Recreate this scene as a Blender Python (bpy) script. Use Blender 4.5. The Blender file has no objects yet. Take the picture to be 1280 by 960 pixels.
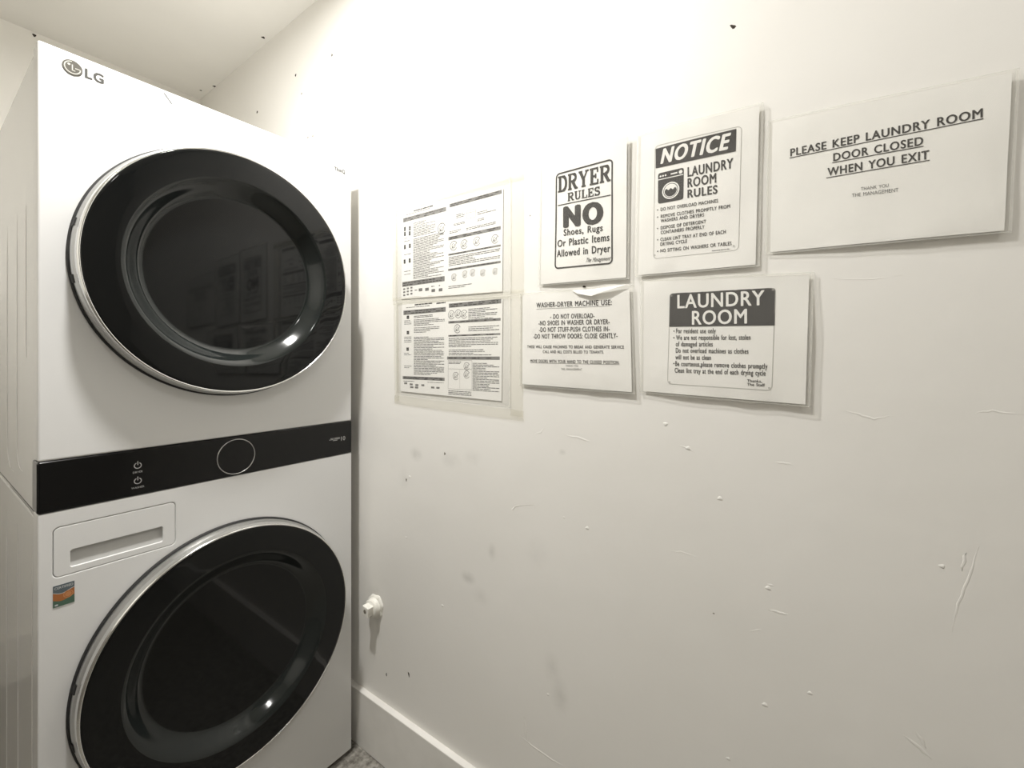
import bpy, bmesh, math, random
from mathutils import Vector, noise

random.seed(7)
sc = bpy.context.scene
col = sc.collection

# ------------------------------------------------------------------ camera
cam_data = bpy.data.cameras.new('camera')
cam = bpy.data.objects.new('camera', cam_data)
col.objects.link(cam)
cam.location = (-0.1569, -1.2482, 1.2737)
cam.rotation_euler = (math.radians(90), 0, math.radians(-54.2088))
cam_data.sensor_width = 36.0
cam_data.sensor_fit = 'HORIZONTAL'
cam_data.lens = 552.15 / 1280 * 36.0
cam_data.shift_y = -(480 - 445.18) / 1280
cam_data.clip_start = 0.01
sc.camera = cam

# ------------------------------------------------------------------ light, exposure
world = bpy.data.worlds.new('world')
sc.world = world
world.use_nodes = True
world.node_tree.nodes['Background'].inputs[0].default_value = (1, 1, 1, 1)
world.node_tree.nodes['Background'].inputs[1].default_value = 0.0
LAMP = (0.10, -0.32, 2.579)          # recessed downlight in the ceiling, out of frame
ld = bpy.data.lights.new('downlight_light', 'AREA')
ld.shape = 'DISK'
ld.size = 0.12
ld.energy = 37.0
ld.color = (1.0, 0.981, 0.945)
lamp = bpy.data.objects.new('downlight_light', ld)
lamp.location = (LAMP[0], LAMP[1], LAMP[2] - .003)
col.objects.link(lamp)
FILL_LAMP = (-0.05, -1.75, 2.579)        # weaker unseen fill lamp, added to brighten the right side
ld2 = bpy.data.lights.new('fill_light', 'AREA')
ld2.shape = 'DISK'
ld2.size = 0.12
ld2.energy = 5.5
ld2.color = (1.0, 0.981, 0.945)
lamp2 = bpy.data.objects.new('fill_light', ld2)
lamp2.location = (FILL_LAMP[0], FILL_LAMP[1], FILL_LAMP[2] - .003)
col.objects.link(lamp2)
sc.view_settings.view_transform = 'Standard'
sc.view_settings.look = 'None'
sc.view_settings.gamma = 1.0
sc.view_settings.use_curve_mapping = False
sc.view_settings.exposure = 0.0
sc.cycles.max_bounces = 16
sc.cycles.diffuse_bounces = 10
sc.cycles.glossy_bounces = 6
sc.cycles.transparent_max_bounces = 16

# ------------------------------------------------------------------ materials
def principled(name, color, rough=0.5, metal=0.0, spec=0.5, coat=0.0):
    m = bpy.data.materials.new(name)
    m.use_nodes = True
    b = m.node_tree.nodes['Principled BSDF']
    b.inputs['Base Color'].default_value = (*color, 1)
    b.inputs['Roughness'].default_value = rough
    b.inputs['Metallic'].default_value = metal
    b.inputs['Specular IOR Level'].default_value = spec
    b.inputs['Coat Weight'].default_value = coat
    return m

def add_noise(m, c0, c1, scale, bump=0.0, bump_scale=None, detail=3.0, dist=0.002):
    nt = m.node_tree
    b = nt.nodes['Principled BSDF']
    tc = nt.nodes.new('ShaderNodeTexCoord')
    nz = nt.nodes.new('ShaderNodeTexNoise')
    nz.inputs['Scale'].default_value = scale
    nz.inputs['Detail'].default_value = detail
    nt.links.new(tc.outputs['Object'], nz.inputs['Vector'])
    rp = nt.nodes.new('ShaderNodeValToRGB')
    rp.color_ramp.elements[0].position = 0.35
    rp.color_ramp.elements[1].position = 0.65
    rp.color_ramp.elements[0].color = (*c0, 1)
    rp.color_ramp.elements[1].color = (*c1, 1)
    nt.links.new(nz.outputs['Fac'], rp.inputs['Fac'])
    nt.links.new(rp.outputs['Color'], b.inputs['Base Color'])
    if bump:
        n2 = nt.nodes.new('ShaderNodeTexNoise')
        n2.inputs['Scale'].default_value = bump_scale or scale
        n2.inputs['Detail'].default_value = 4
        nt.links.new(tc.outputs['Object'], n2.inputs['Vector'])
        bp = nt.nodes.new('ShaderNodeBump')
        bp.inputs['Strength'].default_value = bump
        bp.inputs['Distance'].default_value = dist
        nt.links.new(n2.outputs['Fac'], bp.inputs['Height'])
        nt.links.new(bp.outputs['Normal'], b.inputs['Normal'])
    return rp

WALL_C = (0.78, 0.765, 0.73)
def wall_material():
    m = principled('wall_paint', WALL_C, 0.55, spec=0.3)
    rp = add_noise(m, (0.77, 0.755, 0.718), (0.79, 0.775, 0.74), 2.5, 0.35, 9.0, dist=0.004)
    nt = m.node_tree
    b = nt.nodes['Principled BSDF']
    tc = nt.nodes['Texture Coordinate']
    # rubbed grey smudges, each at its own place on the wall: (y, z, half width, half height, strength)
    SM = [(-0.252, 0.983, .035, .028, .30), (-0.392, 0.985, .05, .03, .16), (-0.471, 1.002, .04, .03, .12),
          (-0.456, 0.677, .035, .022, .34), (-0.539, 0.768, .02, .03, .22), (-0.746, 1.052, .012, .010, .30),
          (-0.740, 0.486, .03, .055, .20), (-0.674, 0.803, .05, .06, .07), (-0.718, 0.542, .03, .05, .14),
          (-0.062, 0.500, .055, .045, .32), (-0.499, 0.641, .04, .03, .12), (-0.075, 0.40, .02, .06, .18),
          (-0.20, 0.90, .03, .05, .10)]
    prev = rp.outputs['Color']
    nz = nt.nodes.new('ShaderNodeTexNoise')
    nz.inputs['Scale'].default_value = 45
    nz.inputs['Detail'].default_value = 5
    nt.links.new(tc.outputs['Object'], nz.inputs['Vector'])
    for (y, z, ry, rz, st) in SM:
        mp = nt.nodes.new('ShaderNodeMapping')
        mp.vector_type = 'POINT'
        mp.inputs['Scale'].default_value = (0, 1 / ry, 1 / rz)
        mp.inputs['Location'].default_value = (0, -y / ry, -z / rz)
        nt.links.new(tc.outputs['Object'], mp.inputs['Vector'])
        ln = nt.nodes.new('ShaderNodeVectorMath')
        ln.operation = 'LENGTH'
        nt.links.new(mp.outputs['Vector'], ln.inputs[0])
        mr = nt.nodes.new('ShaderNodeMapRange')
        mr.interpolation_type = 'SMOOTHSTEP'
        mr.inputs['From Min'].default_value = 1.0
        mr.inputs['From Max'].default_value = 0.0
        mr.inputs['To Max'].default_value = st * 1.7
        nt.links.new(ln.outputs['Value'], mr.inputs['Value'])
        mu = nt.nodes.new('ShaderNodeMath')
        mu.operation = 'MULTIPLY'
        nt.links.new(mr.outputs['Result'], mu.inputs[0])
        nt.links.new(nz.outputs['Fac'], mu.inputs[1])
        mx = nt.nodes.new('ShaderNodeMix')
        mx.data_type = 'RGBA'
        nt.links.new(mu.outputs[0], mx.inputs['Factor'])
        nt.links.new(prev, mx.inputs[6])
        mx.inputs[7].default_value = (0.33, 0.32, 0.29, 1)
        prev = mx.outputs[2]
    nt.links.new(prev, b.inputs['Base Color'])
    return m

def film_material(name, base, gloss, rough, haze):
    m = bpy.data.materials.new(name)
    m.use_nodes = True
    nt = m.node_tree
    nt.nodes.clear()
    out = nt.nodes.new('ShaderNodeOutputMaterial')
    tr = nt.nodes.new('ShaderNodeBsdfTransparent')
    tr.inputs[0].default_value = (*base, 1)
    gl = nt.nodes.new('ShaderNodeBsdfGlossy')
    gl.inputs['Roughness'].default_value = rough
    df = nt.nodes.new('ShaderNodeBsdfDiffuse')
    df.inputs[0].default_value = (0.85, 0.84, 0.80, 1)
    lw = nt.nodes.new('ShaderNodeLayerWeight')                    # facing works alike from both sides of the film
    pw = nt.nodes.new('ShaderNodeMath')
    pw.operation = 'POWER'
    pw.inputs[1].default_value = 4.0
    nt.links.new(lw.outputs['Facing'], pw.inputs[0])
    mu = nt.nodes.new('ShaderNodeMath')
    mu.operation = 'MULTIPLY_ADD'
    mu.inputs[1].default_value = gloss * 0.7
    mu.inputs[2].default_value = gloss * 0.04
    nt.links.new(pw.outputs[0], mu.inputs[0])
    m1 = nt.nodes.new('ShaderNodeMixShader')
    m1.inputs[0].default_value = haze
    nt.links.new(tr.outputs[0], m1.inputs[1])
    nt.links.new(df.outputs[0], m1.inputs[2])
    m2 = nt.nodes.new('ShaderNodeMixShader')
    nt.links.new(mu.outputs[0], m2.inputs[0])
    nt.links.new(m1.outputs[0], m2.inputs[1])
    nt.links.new(gl.outputs[0], m2.inputs[2])
    nt.links.new(m2.outputs[0], out.inputs[0])
    return m

M = {}
M['wall'] = wall_material()
M['plain_wall'] = principled('side_wall_paint', WALL_C, 0.6, spec=0.3)
add_noise(M['plain_wall'], (0.83, 0.815, 0.775), (0.85, 0.835, 0.795), 2.5, 0.3, 12.0)
M['ceiling'] = principled('ceiling_paint', (0.76, 0.745, 0.69), 0.85, spec=0.2)
add_noise(M['ceiling'], (0.82, 0.808, 0.772), (0.85, 0.838, 0.80), 3.0, 0.2, 30.0)
M['bounce_cut'] = principled('bounce_cut_dark', (0.22, 0.205, 0.185), 0.7, spec=0.3)  # dark tone for unseen surfaces, put in to lessen bounced light
add_noise(M['bounce_cut'], (0.21, 0.195, 0.175), (0.24, 0.225, 0.20), 2.5, 0.3, 12.0)
M['trim'] = principled('trim_paint', (0.78, 0.755, 0.70), 0.4, spec=0.4)
add_noise(M['trim'], (0.72, 0.705, 0.67), (0.78, 0.765, 0.73), 9.0, 0.25, 25.0)
M['floor'] = principled('terrazzo', (0.4, 0.38, 0.34), 0.45)
add_noise(M['floor'], (0.11, 0.10, 0.085), (0.34, 0.325, 0.29), 60.0, 0.1, 60.0, detail=6)
M['enamel'] = principled('white_enamel', (0.715, 0.715, 0.71), 0.22, spec=0.5)
M['side'] = principled('painted_steel_side', (0.74, 0.735, 0.725), 0.16, spec=0.5)
M['plug'] = principled('painted_plug', (0.80, 0.785, 0.73), 0.45)
add_noise(M['plug'], (0.74, 0.72, 0.66), (0.84, 0.825, 0.77), 60.0, 0.5, 120.0)
M['black_glass'] = principled('black_glass', (0.006, 0.0065, 0.0065), 0.05, spec=0.3)
M['panel'] = principled('black_panel', (0.006, 0.006, 0.006), 0.10, spec=0.35)
M['chrome'] = principled('chrome', (0.80, 0.80, 0.79), 0.16, metal=1.0)
M['satin'] = principled('satin_metal', (0.50, 0.50, 0.49), 0.32, metal=1.0)
M['rubber'] = principled('black_rubber', (0.012, 0.012, 0.012), 0.7)
M['grey_print'] = principled('grey_print', (0.055, 0.054, 0.05), 0.5)
M['logo_grey'] = principled('logo_grey', (0.085, 0.08, 0.067), 0.5, spec=0.2)
M['logo_letters'] = principled('logo_letters', (0.065, 0.064, 0.059), 0.6, spec=0.2)
M['glass_ring'] = principled('tinted_glass_ring', (0.011, 0.0135, 0.013), 0.10, spec=0.5)
M['logo_light'] = principled('logo_light', (0.42, 0.41, 0.37), 0.35)
M['panel_print'] = principled('panel_print', (0.32, 0.32, 0.31), 0.5)
M['pocket'] = principled('grey_plastic', (0.50, 0.50, 0.49), 0.4)
M['paper'] = principled('white_paper', (0.82, 0.808, 0.775), 0.75, spec=0.2)
M['ink'] = principled('black_ink', (0.022, 0.020, 0.018), 0.7, spec=0.2)
M['softink'] = principled('faded_ink', (0.032, 0.029, 0.026), 0.7, spec=0.2)
M['greyink'] = principled('grey_ink', (0.15, 0.147, 0.14), 0.8, spec=0.2)
M['bandink'] = principled('grey_band', (0.21, 0.205, 0.195), 0.8, spec=0.2)
M['lightink'] = principled('light_ink', (0.36, 0.355, 0.33), 0.8, spec=0.2)
M['film'] = film_material('clear_plastic', (1.0, 1.0, 0.995), 1.1, 0.14, 0.04)
M['seam'] = film_material('plastic_seam', (0.98, 0.98, 0.97), 1.0, 0.2, 0.22)
M['tape'] = film_material('clear_tape', (0.955, 0.95, 0.925), 0.5, 0.25, 0.06)
M['hole'] = principled('dark_hole', (0.05, 0.042, 0.034), 0.8, spec=0.1)
M['speck'] = principled('dirt_speck', (0.20, 0.18, 0.15), 0.8, spec=0.1)
M['scuff'] = principled('grey_scuff', (0.62, 0.60, 0.56), 0.7, spec=0.2)
M['st_blue'] = principled('label_slate', (0.10, 0.125, 0.14), 0.4)
M['st_orange'] = principled('label_orange', (0.36, 0.13, 0.04), 0.4)
M['st_green'] = principled('label_green', (0.07, 0.13, 0.09), 0.4)
M['st_white'] = principled('label_white', (0.55, 0.56, 0.56), 0.4)
M['st_amber'] = principled('label_amber', (0.50, 0.22, 0.09), 0.4)

# ------------------------------------------------------------------ helpers
class MB:
    def __init__(self):
        self.v = []; self.f = []; self.mi = []; self.mats = []
    def add(self, vs, fs, mat):
        if mat not in self.mats: self.mats.append(mat)
        i = self.mats.index(mat); n = len(self.v)
        self.v += [tuple(p) for p in vs]
        for f in fs:
            self.f.append(tuple(a + n for a in f)); self.mi.append(i)
    def build(self, name, parent=None, smooth=False, origin=(0, 0, 0)):
        me = bpy.data.meshes.new(name)
        o0 = Vector(origin)
        me.from_pydata([tuple(Vector(p) - o0) for p in self.v], [], self.f)
        for m in self.mats: me.materials.append(M[m])
        me.polygons.foreach_set('material_index', self.mi)
        if smooth: me.polygons.foreach_set('use_smooth', [True] * len(me.polygons))
        me.update()
        o = bpy.data.objects.new(name, me)
        col.objects.link(o)
        if parent is not None:
            o.parent = parent
            o.location = o0 - root_loc(parent)
        else:
            o.location = o0
        return o

def root_loc(o):
    p = Vector((0, 0, 0))
    while o is not None:
        p += o.location; o = o.parent
    return p

def tag(o, label=None, cat=None, group=None, kind=None):
    if label: o['label'] = label
    if cat: o['category'] = cat
    if group: o['group'] = group
    if kind: o['kind'] = kind
    return o

def thing(name, loc, label, cat, group=None):
    o = bpy.data.objects.new(name, None)
    o.empty_display_size = 0.05
    o.location = loc
    col.objects.link(o)
    return tag(o, label, cat, group)

def fix_normals(me):
    bm = bmesh.new(); bm.from_mesh(me)
    bmesh.ops.recalc_face_normals(bm, faces=bm.faces)
    bm.to_mesh(me); bm.free()

def box_geo(x0, x1, y0, y1, z0, z1):
    v = [(x0, y0, z0), (x1, y0, z0), (x1, y1, z0), (x0, y1, z0), (x0, y0, z1), (x1, y0, z1), (x1, y1, z1), (x0, y1, z1)]
    f = [(0, 3, 2, 1), (4, 5, 6, 7), (0, 1, 5, 4), (1, 2, 6, 5), (2, 3, 7, 6), (3, 0, 4, 7)]
    return v, f

def bevel_box(x0, x1, y0, y1, z0, z1, r=0.004, seg=2):
    bm = bmesh.new()
    v, f = box_geo(x0, x1, y0, y1, z0, z1)
    vs = [bm.verts.new(p) for p in v]
    for q in f: bm.faces.new([vs[i] for i in q])
    bmesh.ops.bevel(bm, geom=list(bm.edges), offset=r, segments=seg, profile=0.5, affect='EDGES')
    bm.verts.index_update()
    out = [tuple(p.co) for p in bm.verts], [tuple(p.index for p in q.verts) for q in bm.faces]
    bm.free()
    return out

def rrect(x0, x1, z0, z1, r, n=6):
    pts = []
    for cx, cz, a0 in ((x1 - r, z0 + r, -90), (x1 - r, z1 - r, 0), (x0 + r, z1 - r, 90), (x0 + r, z0 + r, 180)):
        for i in range(n + 1):
            a = math.radians(a0 + 90 * i / n)
            pts.append((cx + r * math.cos(a), cz + r * math.sin(a)))
    return pts

def plate_geo(loops, y_front, y_back, bevel, res=2):
    """Flat plate in the XZ plane with holes, rounded rims; faces -Y."""
    cu = bpy.data.curves.new('plate', 'CURVE')
    cu.dimensions = '2D'; cu.fill_mode = 'BOTH'
    d = (y_back - y_front) / 2
    cu.extrude = max(d - bevel, 0.0001)
    cu.bevel_depth = bevel; cu.bevel_resolution = res; cu.offset = -bevel
    for lp in loops:
        s = cu.splines.new('POLY'); s.points.add(len(lp) - 1); s.use_cyclic_u = True
        for p, (x, z) in zip(s.points, lp): p.co = (x, z, 0, 1)
    o = bpy.data.objects.new('plate', cu); col.objects.link(o)
    me = o.evaluated_get(bpy.context.evaluated_depsgraph_get()).to_mesh()
    ym = (y_front + y_back) / 2
    v = [(p.co.x, ym - p.co.z, p.co.y) for p in me.vertices]
    f = [tuple(q.vertices) for q in me.polygons]
    bpy.data.objects.remove(o); bpy.data.curves.remove(cu)
    return v, f

def lathe_geo(profile, cx, cz, n=128, a0=0.0, a1=360.0):
    """Revolve (radius, y) pairs about the Y axis through (cx, cz)."""
    full = abs(a1 - a0) >= 360
    m = n if full else n + 1
    v = []; f = []
    k = len(profile)
    for i in range(m):
        a = math.radians(a0 + (a1 - a0) * i / n)
        for r, y in profile: v.append((cx + r * math.cos(a), y, cz + r * math.sin(a)))
    for i in range(n):
        j = (i + 1) % m
        for q in range(k - 1):
            f.append((i * k + q, i * k + q + 1, j * k + q + 1, j * k + q))
    return v, f

def tube_geo(path, r, n=8, flat=1.0, taper=None):
    path = [Vector(p) for p in path]
    v = []; f = []
    for i, p in enumerate(path):
        t = (path[min(i + 1, len(path) - 1)] - path[max(i - 1, 0)]).normalized()
        up = Vector((1, 0, 0)) if abs(t.x) < 0.9 else Vector((0, 1, 0))
        s = t.cross(up).normalized(); u = s.cross(t)
        rr = r * (taper(i / (len(path) - 1)) if taper else 1)
        for k in range(n):
            a = 2 * math.pi * k / n
            v.append(tuple(p + s * (rr * math.cos(a)) + u * (rr * flat * math.sin(a))))
    for i in range(len(path) - 1):
        for k in range(n):
            f.append((i * n + k, i * n + (k + 1) % n, (i + 1) * n + (k + 1) % n, (i + 1) * n + k))
    f.append(tuple(range(n))); f.append(tuple((len(path) - 1) * n + k for k in range(n)))
    return v, f

_tc = {}
def text_geo(body, bold=0.0, spacing=1.0):
    key = (body, bold, spacing)
    if key not in _tc:
        cu = bpy.data.curves.new('text', 'FONT')
        cu.body = body; cu.size = 1.0; cu.resolution_u = 4; cu.space_character = spacing + .05 + bold * 2.2; cu.space_word = 1.35
        o = bpy.data.objects.new('text', cu); col.objects.link(o)
        me = o.evaluated_get(bpy.context.evaluated_depsgraph_get()).to_mesh()
        v0 = [(p.co.x, p.co.y) for p in me.vertices]
        f0 = [tuple(q.vertices) for q in me.polygons]
        bpy.data.objects.remove(o); bpy.data.curves.remove(cu)
        v = []; f = []
        sh = [(0, 0)] if bold <= 0 else [(bold * math.cos(math.radians(a)) , .6 * bold * math.sin(math.radians(a)) * (1 if bold < .03 else .8)) for a in range(0, 360, 45)]
        if bold > .03: sh += [(p[0] * .5, p[1] * .5) for p in sh]
        for i, (dx, dy) in enumerate(sh):                               # heavier weights: the outline overprinted in a small ring
            n = len(v); v += [(x + dx, y + dy, i * 6e-6) for x, y in v0]; f += [tuple(k + n for k in q) for q in f0]
        x0 = min(p[0] for p in v); x1 = max(p[0] for p in v)
        v = [((x - x0) / (x1 - x0), y / 0.682, l) for x, y, l in v]      # 0..1 along, 1 = cap height
        _tc[key] = (v, f)
    return _tc[key]

# slab-serif capitals drawn as strokes: (polyline, stroke width) in a unit cell, baseline 0, cap 1
def _arc(cx, cy, rx, ry, a0, a1, n=14):
    return [(cx + rx * math.cos(math.radians(a0 + (a1 - a0) * i / n)), cy + ry * math.sin(math.radians(a0 + (a1 - a0) * i / n))) for i in range(n + 1)]
_S = 0.235; _H = 0.125
SERIF = {
    'D': (0.86, [([(.2, 0), (.2, 1)], _S), ([(.0, .05), (.45, .05)], _H), ([(.0, .95), (.45, .95)], _H), (_arc(.42, .5, .34, .45, 90, -90), _S * .92)]),
    'R': (0.92, [([(.2, 0), (.2, 1)], _S), ([(.02, .05), (.38, .05)], _H), ([(.02, .95), (.5, .95)], _H), (_arc(.48, .73, .25, .22, 90, -90), _S * .85), ([(.2, .51), (.5, .51)], _H), ([(.45, .5), (.74, .05)], _S), ([(.66, .05), (.92, .05)], _H)]),
    'Y': (0.94, [([(.18, .95), (.47, .45)], _S), ([(.76, .95), (.47, .45)], _H), ([(.47, .5), (.47, 0)], _S), ([(.02, .95), (.36, .95)], _H), ([(.60, .95), (.92, .95)], _H), ([(.28, .05), (.66, .05)], _H)]),
    'E': (0.80, [([(.2, 0), (.2, 1)], _S), ([(.02, .05), (.74, .05)], _H), ([(.02, .95), (.72, .95)], _H), ([(.2, .5), (.52, .5)], _H), ([(.70, 0), (.70, .3)], _H), ([(.68, 1), (.68, .7)], _H), ([(.52, .36), (.52, .64)], _H)]),
    'U': (0.90, [([(.2, 1), (.2, .35)], _S), (_arc(.45, .35, .25, .3, 180, 360), _S * .8), ([(.70, .35), (.70, 1)], _H), ([(.02, .95), (.38, .95)], _H), ([(.54, .95), (.88, .95)], _H)]),
    'L': (0.78, [([(.2, 0), (.2, 1)], _S), ([(.02, .05), (.74, .05)], _H), ([(.02, .95), (.40, .95)], _H), ([(.70, 0), (.70, .34)], _H)]),
    'S': (0.76, [(_arc(.38, .735, .25, .21, 30, 250), _S * .85), (_arc(.38, .28, .26, .23, 75, -150), _S * .85), ([(.62, 1), (.62, .7)], _H), ([(.12, 0), (.12, .3)], _H), ([(.33, .56), (.46, .48)], _S)]),
}
def stroke_geo(pl, w):
    v = []; f = []
    for i, p in enumerate(pl):
        a = Vector(pl[max(i - 1, 0)]); b = Vector(pl[min(i + 1, len(pl) - 1)])
        t = (b - a).normalized(); n = Vector((-t.y, t.x)) * (w / 2)
        v += [(p[0] + n.x, p[1] + n.y), (p[0] - n.x, p[1] - n.y)]
    for i in range(len(pl) - 1): f.append((2 * i, 2 * i + 1, 2 * i + 3, 2 * i + 2))
    return v, f
def serif_geo(word):
    v = []; f = []; x = 0.0
    for ch in word:
        w, strokes = SERIF[ch]
        for pl, sw in strokes:
            a, b = stroke_geo(pl, sw); n = len(v)
            v += [(x + p[0], min(max(p[1], 0), 1), (n % 97) * 1e-6) for p in a]; f += [tuple(i + n for i in q) for q in b]
        x += w + 0.05
    x1 = max(p[0] for p in v); x0 = min(p[0] for p in v)
    return [((p[0] - x0) / (x1 - x0), p[1], p[2]) for p in v], f

# ------------------------------------------------------------------ the room
XR, XL, YB, YF, ZC = 0.7386, -1.05, 1.353, -2.55, 2.579
def slab(name, x0, x1, y0, y1, z0, z1, mat):
    b = MB(); b.add(*box_geo(x0, x1, y0, y1, z0, z1), mat)
    return tag(b.build(name), kind='structure')
floor = slab('floor', XL - .1, XR + .1, YF - .1, YB + .1, -0.1, 0.0, 'floor')
ceiling = slab('ceiling', XL - .1, XR + .1, YF - .1, YB + .1, ZC, ZC + 0.1, 'ceiling')
wall_right = slab('wall_right', XR, XR + .1, YF - .1, YB + .1, 0, ZC, 'wall')
wall_back = slab('wall_back', XL, XR, YB, YB + .1, 0, ZC, 'plain_wall')
wall_left = slab('wall_left', XL - .1, XL, YF - .1, YB + .1, 0, ZC, 'plain_wall')
wall_front = slab('wall_front', XL, XR, YF - .1, YF, 0, ZC, 'bounce_cut')  # unseen wall behind the camera, made dark to hold back bounce
b = MB(); b.add(*bevel_box(XR - 0.018, XR + 0.002, YF, YB, 0.0, 0.181, 0.0025), 'trim')
tag(b.build('baseboard_right'), kind='structure')
b = MB(); b.add(*bevel_box(XL, XR - 0.018, YB - 0.018, YB + .002, 0.0, 0.181, 0.0025), 'trim')
tag(b.build('baseboard_back'), kind='structure')
slab('bounce_cut_panel', XL, XL + .015, YF, YB - .018, 0, 1.15, 'bounce_cut')      # unseen dark panel added on the left wall to cut bounced light

# raised drips and trowel ridges in the wall paint (y, z along the wall)
RIDGES = [
 ([(-1.419, 1.005), (-1.41, 0.965), (-1.398, 0.915), (-1.392, 0.872)], .0018),
 ([(-0.622, 0.338), (-0.662, 0.331), (-0.718, 0.326), (-0.75, 0.329)], .0028),
 ([(-0.639, 0.392), (-0.644, 0.355), (-0.651, 0.329)], .0035),
 ([(-1.263, 1.186), (-1.286, 1.18), (-1.303, 1.175), (-1.328, 1.183)], .0018),
 ([(-1.414, 1.192), (-1.432, 1.197), (-1.462, 1.194)], .0015),
 ([(-1.155, 0.871), (-1.169, 0.871)], .0022), ([(-1.159, 0.827), (-1.177, 0.827), (-1.189, 0.829)], .0025),
 ([(-1.129, 0.779), (-1.149, 0.788)], .0015), ([(-0.99, 0.888), (-1.016, 0.89), (-1.041, 0.889)], .0015),
 ([(-0.75, 1.093), (-0.791, 1.089), (-0.817, 1.083)], .0025),
 ([(-1.337, 0.696), (-1.357, 0.686), (-1.37, 0.675)], .0030), ([(-1.353, 0.708), (-1.359, 0.699), (-1.364, 0.688)], .0030),
 ([(-1.169, 1.088), (-1.183, 1.088), (-1.197, 1.088)], .0020), ([(-1.406, 0.993), (-1.402, 0.963)], .0022),
 ([(-1.25, 1.401), (-1.291, 1.395), (-1.339, 1.397)], .0012), ([(-0.286, 1.746), (-0.335, 1.744), (-0.357, 1.742)], .0018),
 ([(-1.001, 1.099), (-1.024, 1.095), (-1.036, 1.088)], .0018), ([(-0.696, 1.103), (-0.687, 1.091), (-0.669, 1.085)], .0022),
]
for pl, r in RIDGES:
    b = MB()
    pts = []
    for i in range(len(pl) - 1):
        for k in range(4):
            t = k / 4
            pts.append((XR, pl[i][0] * (1 - t) + pl[i + 1][0] * t + random.uniform(-.001, .001), pl[i][1] * (1 - t) + pl[i + 1][1] * t + random.uniform(-.001, .001)))
    pts.append((XR, *pl[-1]))
    v, f = tube_geo(pts, r * .85, 8, 0.10, lambda t: .05 + .95 * min(1, 3 * t, 3 * (1 - t)))
    b.add(v, f, 'wall'); b.build('paint_ridge', wall_right, smooth=True)
def bump_geo(y, z, ry, rz, h, tilt=0.0, n=10):
    v = [(XR - h, y, z)]; f = []
    for j, (rr, hh) in enumerate(((.5, .8), (.85, .4), (1.0, -.2))):
        for i in range(n):
            a = 2 * math.pi * i / n; w = 1 + 0.22 * math.sin(3 * a + y * 90) * (j > 0)
            dy = ry * rr * w * math.cos(a); dz = rz * rr * w * math.sin(a)
            v.append((XR - h * hh, y + dy * math.cos(tilt) - dz * math.sin(tilt), z + dy * math.sin(tilt) + dz * math.cos(tilt)))
    for i in range(n): f.append((0, 1 + i, 1 + (i + 1) % n))
    for j in range(2):
        for i in range(n): f.append((1 + j * n + i, 1 + (j + 1) * n + i, 1 + (j + 1) * n + (i + 1) % n, 1 + j * n + (i + 1) % n))
    return v, f
for (y, z), s in zip([(-1.081, 1.008), (-1.154, 0.657), (-1.22, 0.707), (-1.095, 0.53), (-0.707, 0.475), (-0.224, 0.912), (-0.361, 0.57), (-0.75, 0.902), (-0.809, 0.891), (-1.381, 0.965), (-1.159, 0.865), (-1.024, 1.095), (-0.981, 1.138), (-0.209, 0.726)],
                     [5, 5, 4, 4, 4, 5, 5, 3, 5, 4, 5, 5, 5, 4]):
    b = MB(); b.add(*bump_geo(y, z, .001 * s, .0008 * s, .00018 * s), 'wall'); b.build('paint_bump', wall_right, smooth=True)
# a rubbed scuff beside the smudges, and nail holes
b = MB()
v, f = tube_geo([(XR, -0.603, .890), (XR, -.612, .899), (XR, -.627, .905), (XR, -.655, .912), (XR, -.678, .915)], .0022, 6, .05, lambda t: .1 + .9 * (1 - t))
b.add(v, f, 'scuff'); b.build('scuff_mark', wall_right, smooth=True)
for (y, z, ry, rz, m_, tl) in [(0.183, 2.339, .004, .005, 'hole', 0), (0.428, 2.359, .005, .006, 'hole', 0), (0.385, 2.273, .003, .004, 'speck', 0), (0.742, 2.318, .006, .006, 'hole', 0),
                               (0.307, 2.089, .004, .004, 'speck', 0), (0.340, 2.093, .004, .004, 'speck', 0), (-0.116, 0.273, .0025, .006, 'hole', 0), (-0.220, 0.317, .003, .008, 'hole', -.3),
                               (-1.103, 1.879, .0065, .0032, 'hole', 0.75), (-0.657, 1.615, .0015, .002, 'speck', 0), (-0.209, .9, .003, .005, 'speck', 0), (-0.37, 1.0, .003, .004, 'speck', 0), (-1.07, .79, .002, .001, 'speck', 0)]:
    b = MB(); b.add(*bump_geo(y, z, ry, rz, .0009, tl), m_)
    tag(b.build('nail_hole', wall_right, smooth=True))
b = MB(); b.add(*bump_geo(-.8022, 1.4290, .0035, .0022, .007), 'hole'); b.build('nail_head', wall_right, smooth=True)
for (x, y, r) in [(0.715, .637, .007), (.735, 1.17, .008), (.709, 1.261, .005)]:
    b = MB(); v, f = bump_geo(0, 0, r, r, .001)
    b.add([(x + p[1], y + p[2], ZC - (XR - p[0])) for p in v], f, 'hole'); b.build('nail_hole', ceiling, smooth=True)
b = MB(); v, f = bump_geo(0, 0, .006, .006, .001)
b.add([(.161 + p[1], YB - (XR - p[0]), 2.566 + p[2]) for p in v], f, 'hole'); b.build('nail_hole', wall_back, smooth=True)

# white rings of the recessed downlight and the added fill lamp
for pos, lb in ((LAMP, 'white ring of the recessed ceiling downlight in front of the stacked machine'), (FILL_LAMP, 'white ring of the added ceiling fill lamp')):
    lampt = thing('lamp_ring', pos, lb, 'ceiling light')
    v, f = lathe_geo([(.061, -.0005), (.063, -.006), (.074, -.007), (.088, -.004), (.09, .001)], 0, 0, 48)
    b = MB(); b.add([(pos[0] + p[0], pos[1] + p[2], pos[2] + p[1]) for p in v], f, 'trim'); b.build('trim_ring', lampt, smooth=True)

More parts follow.
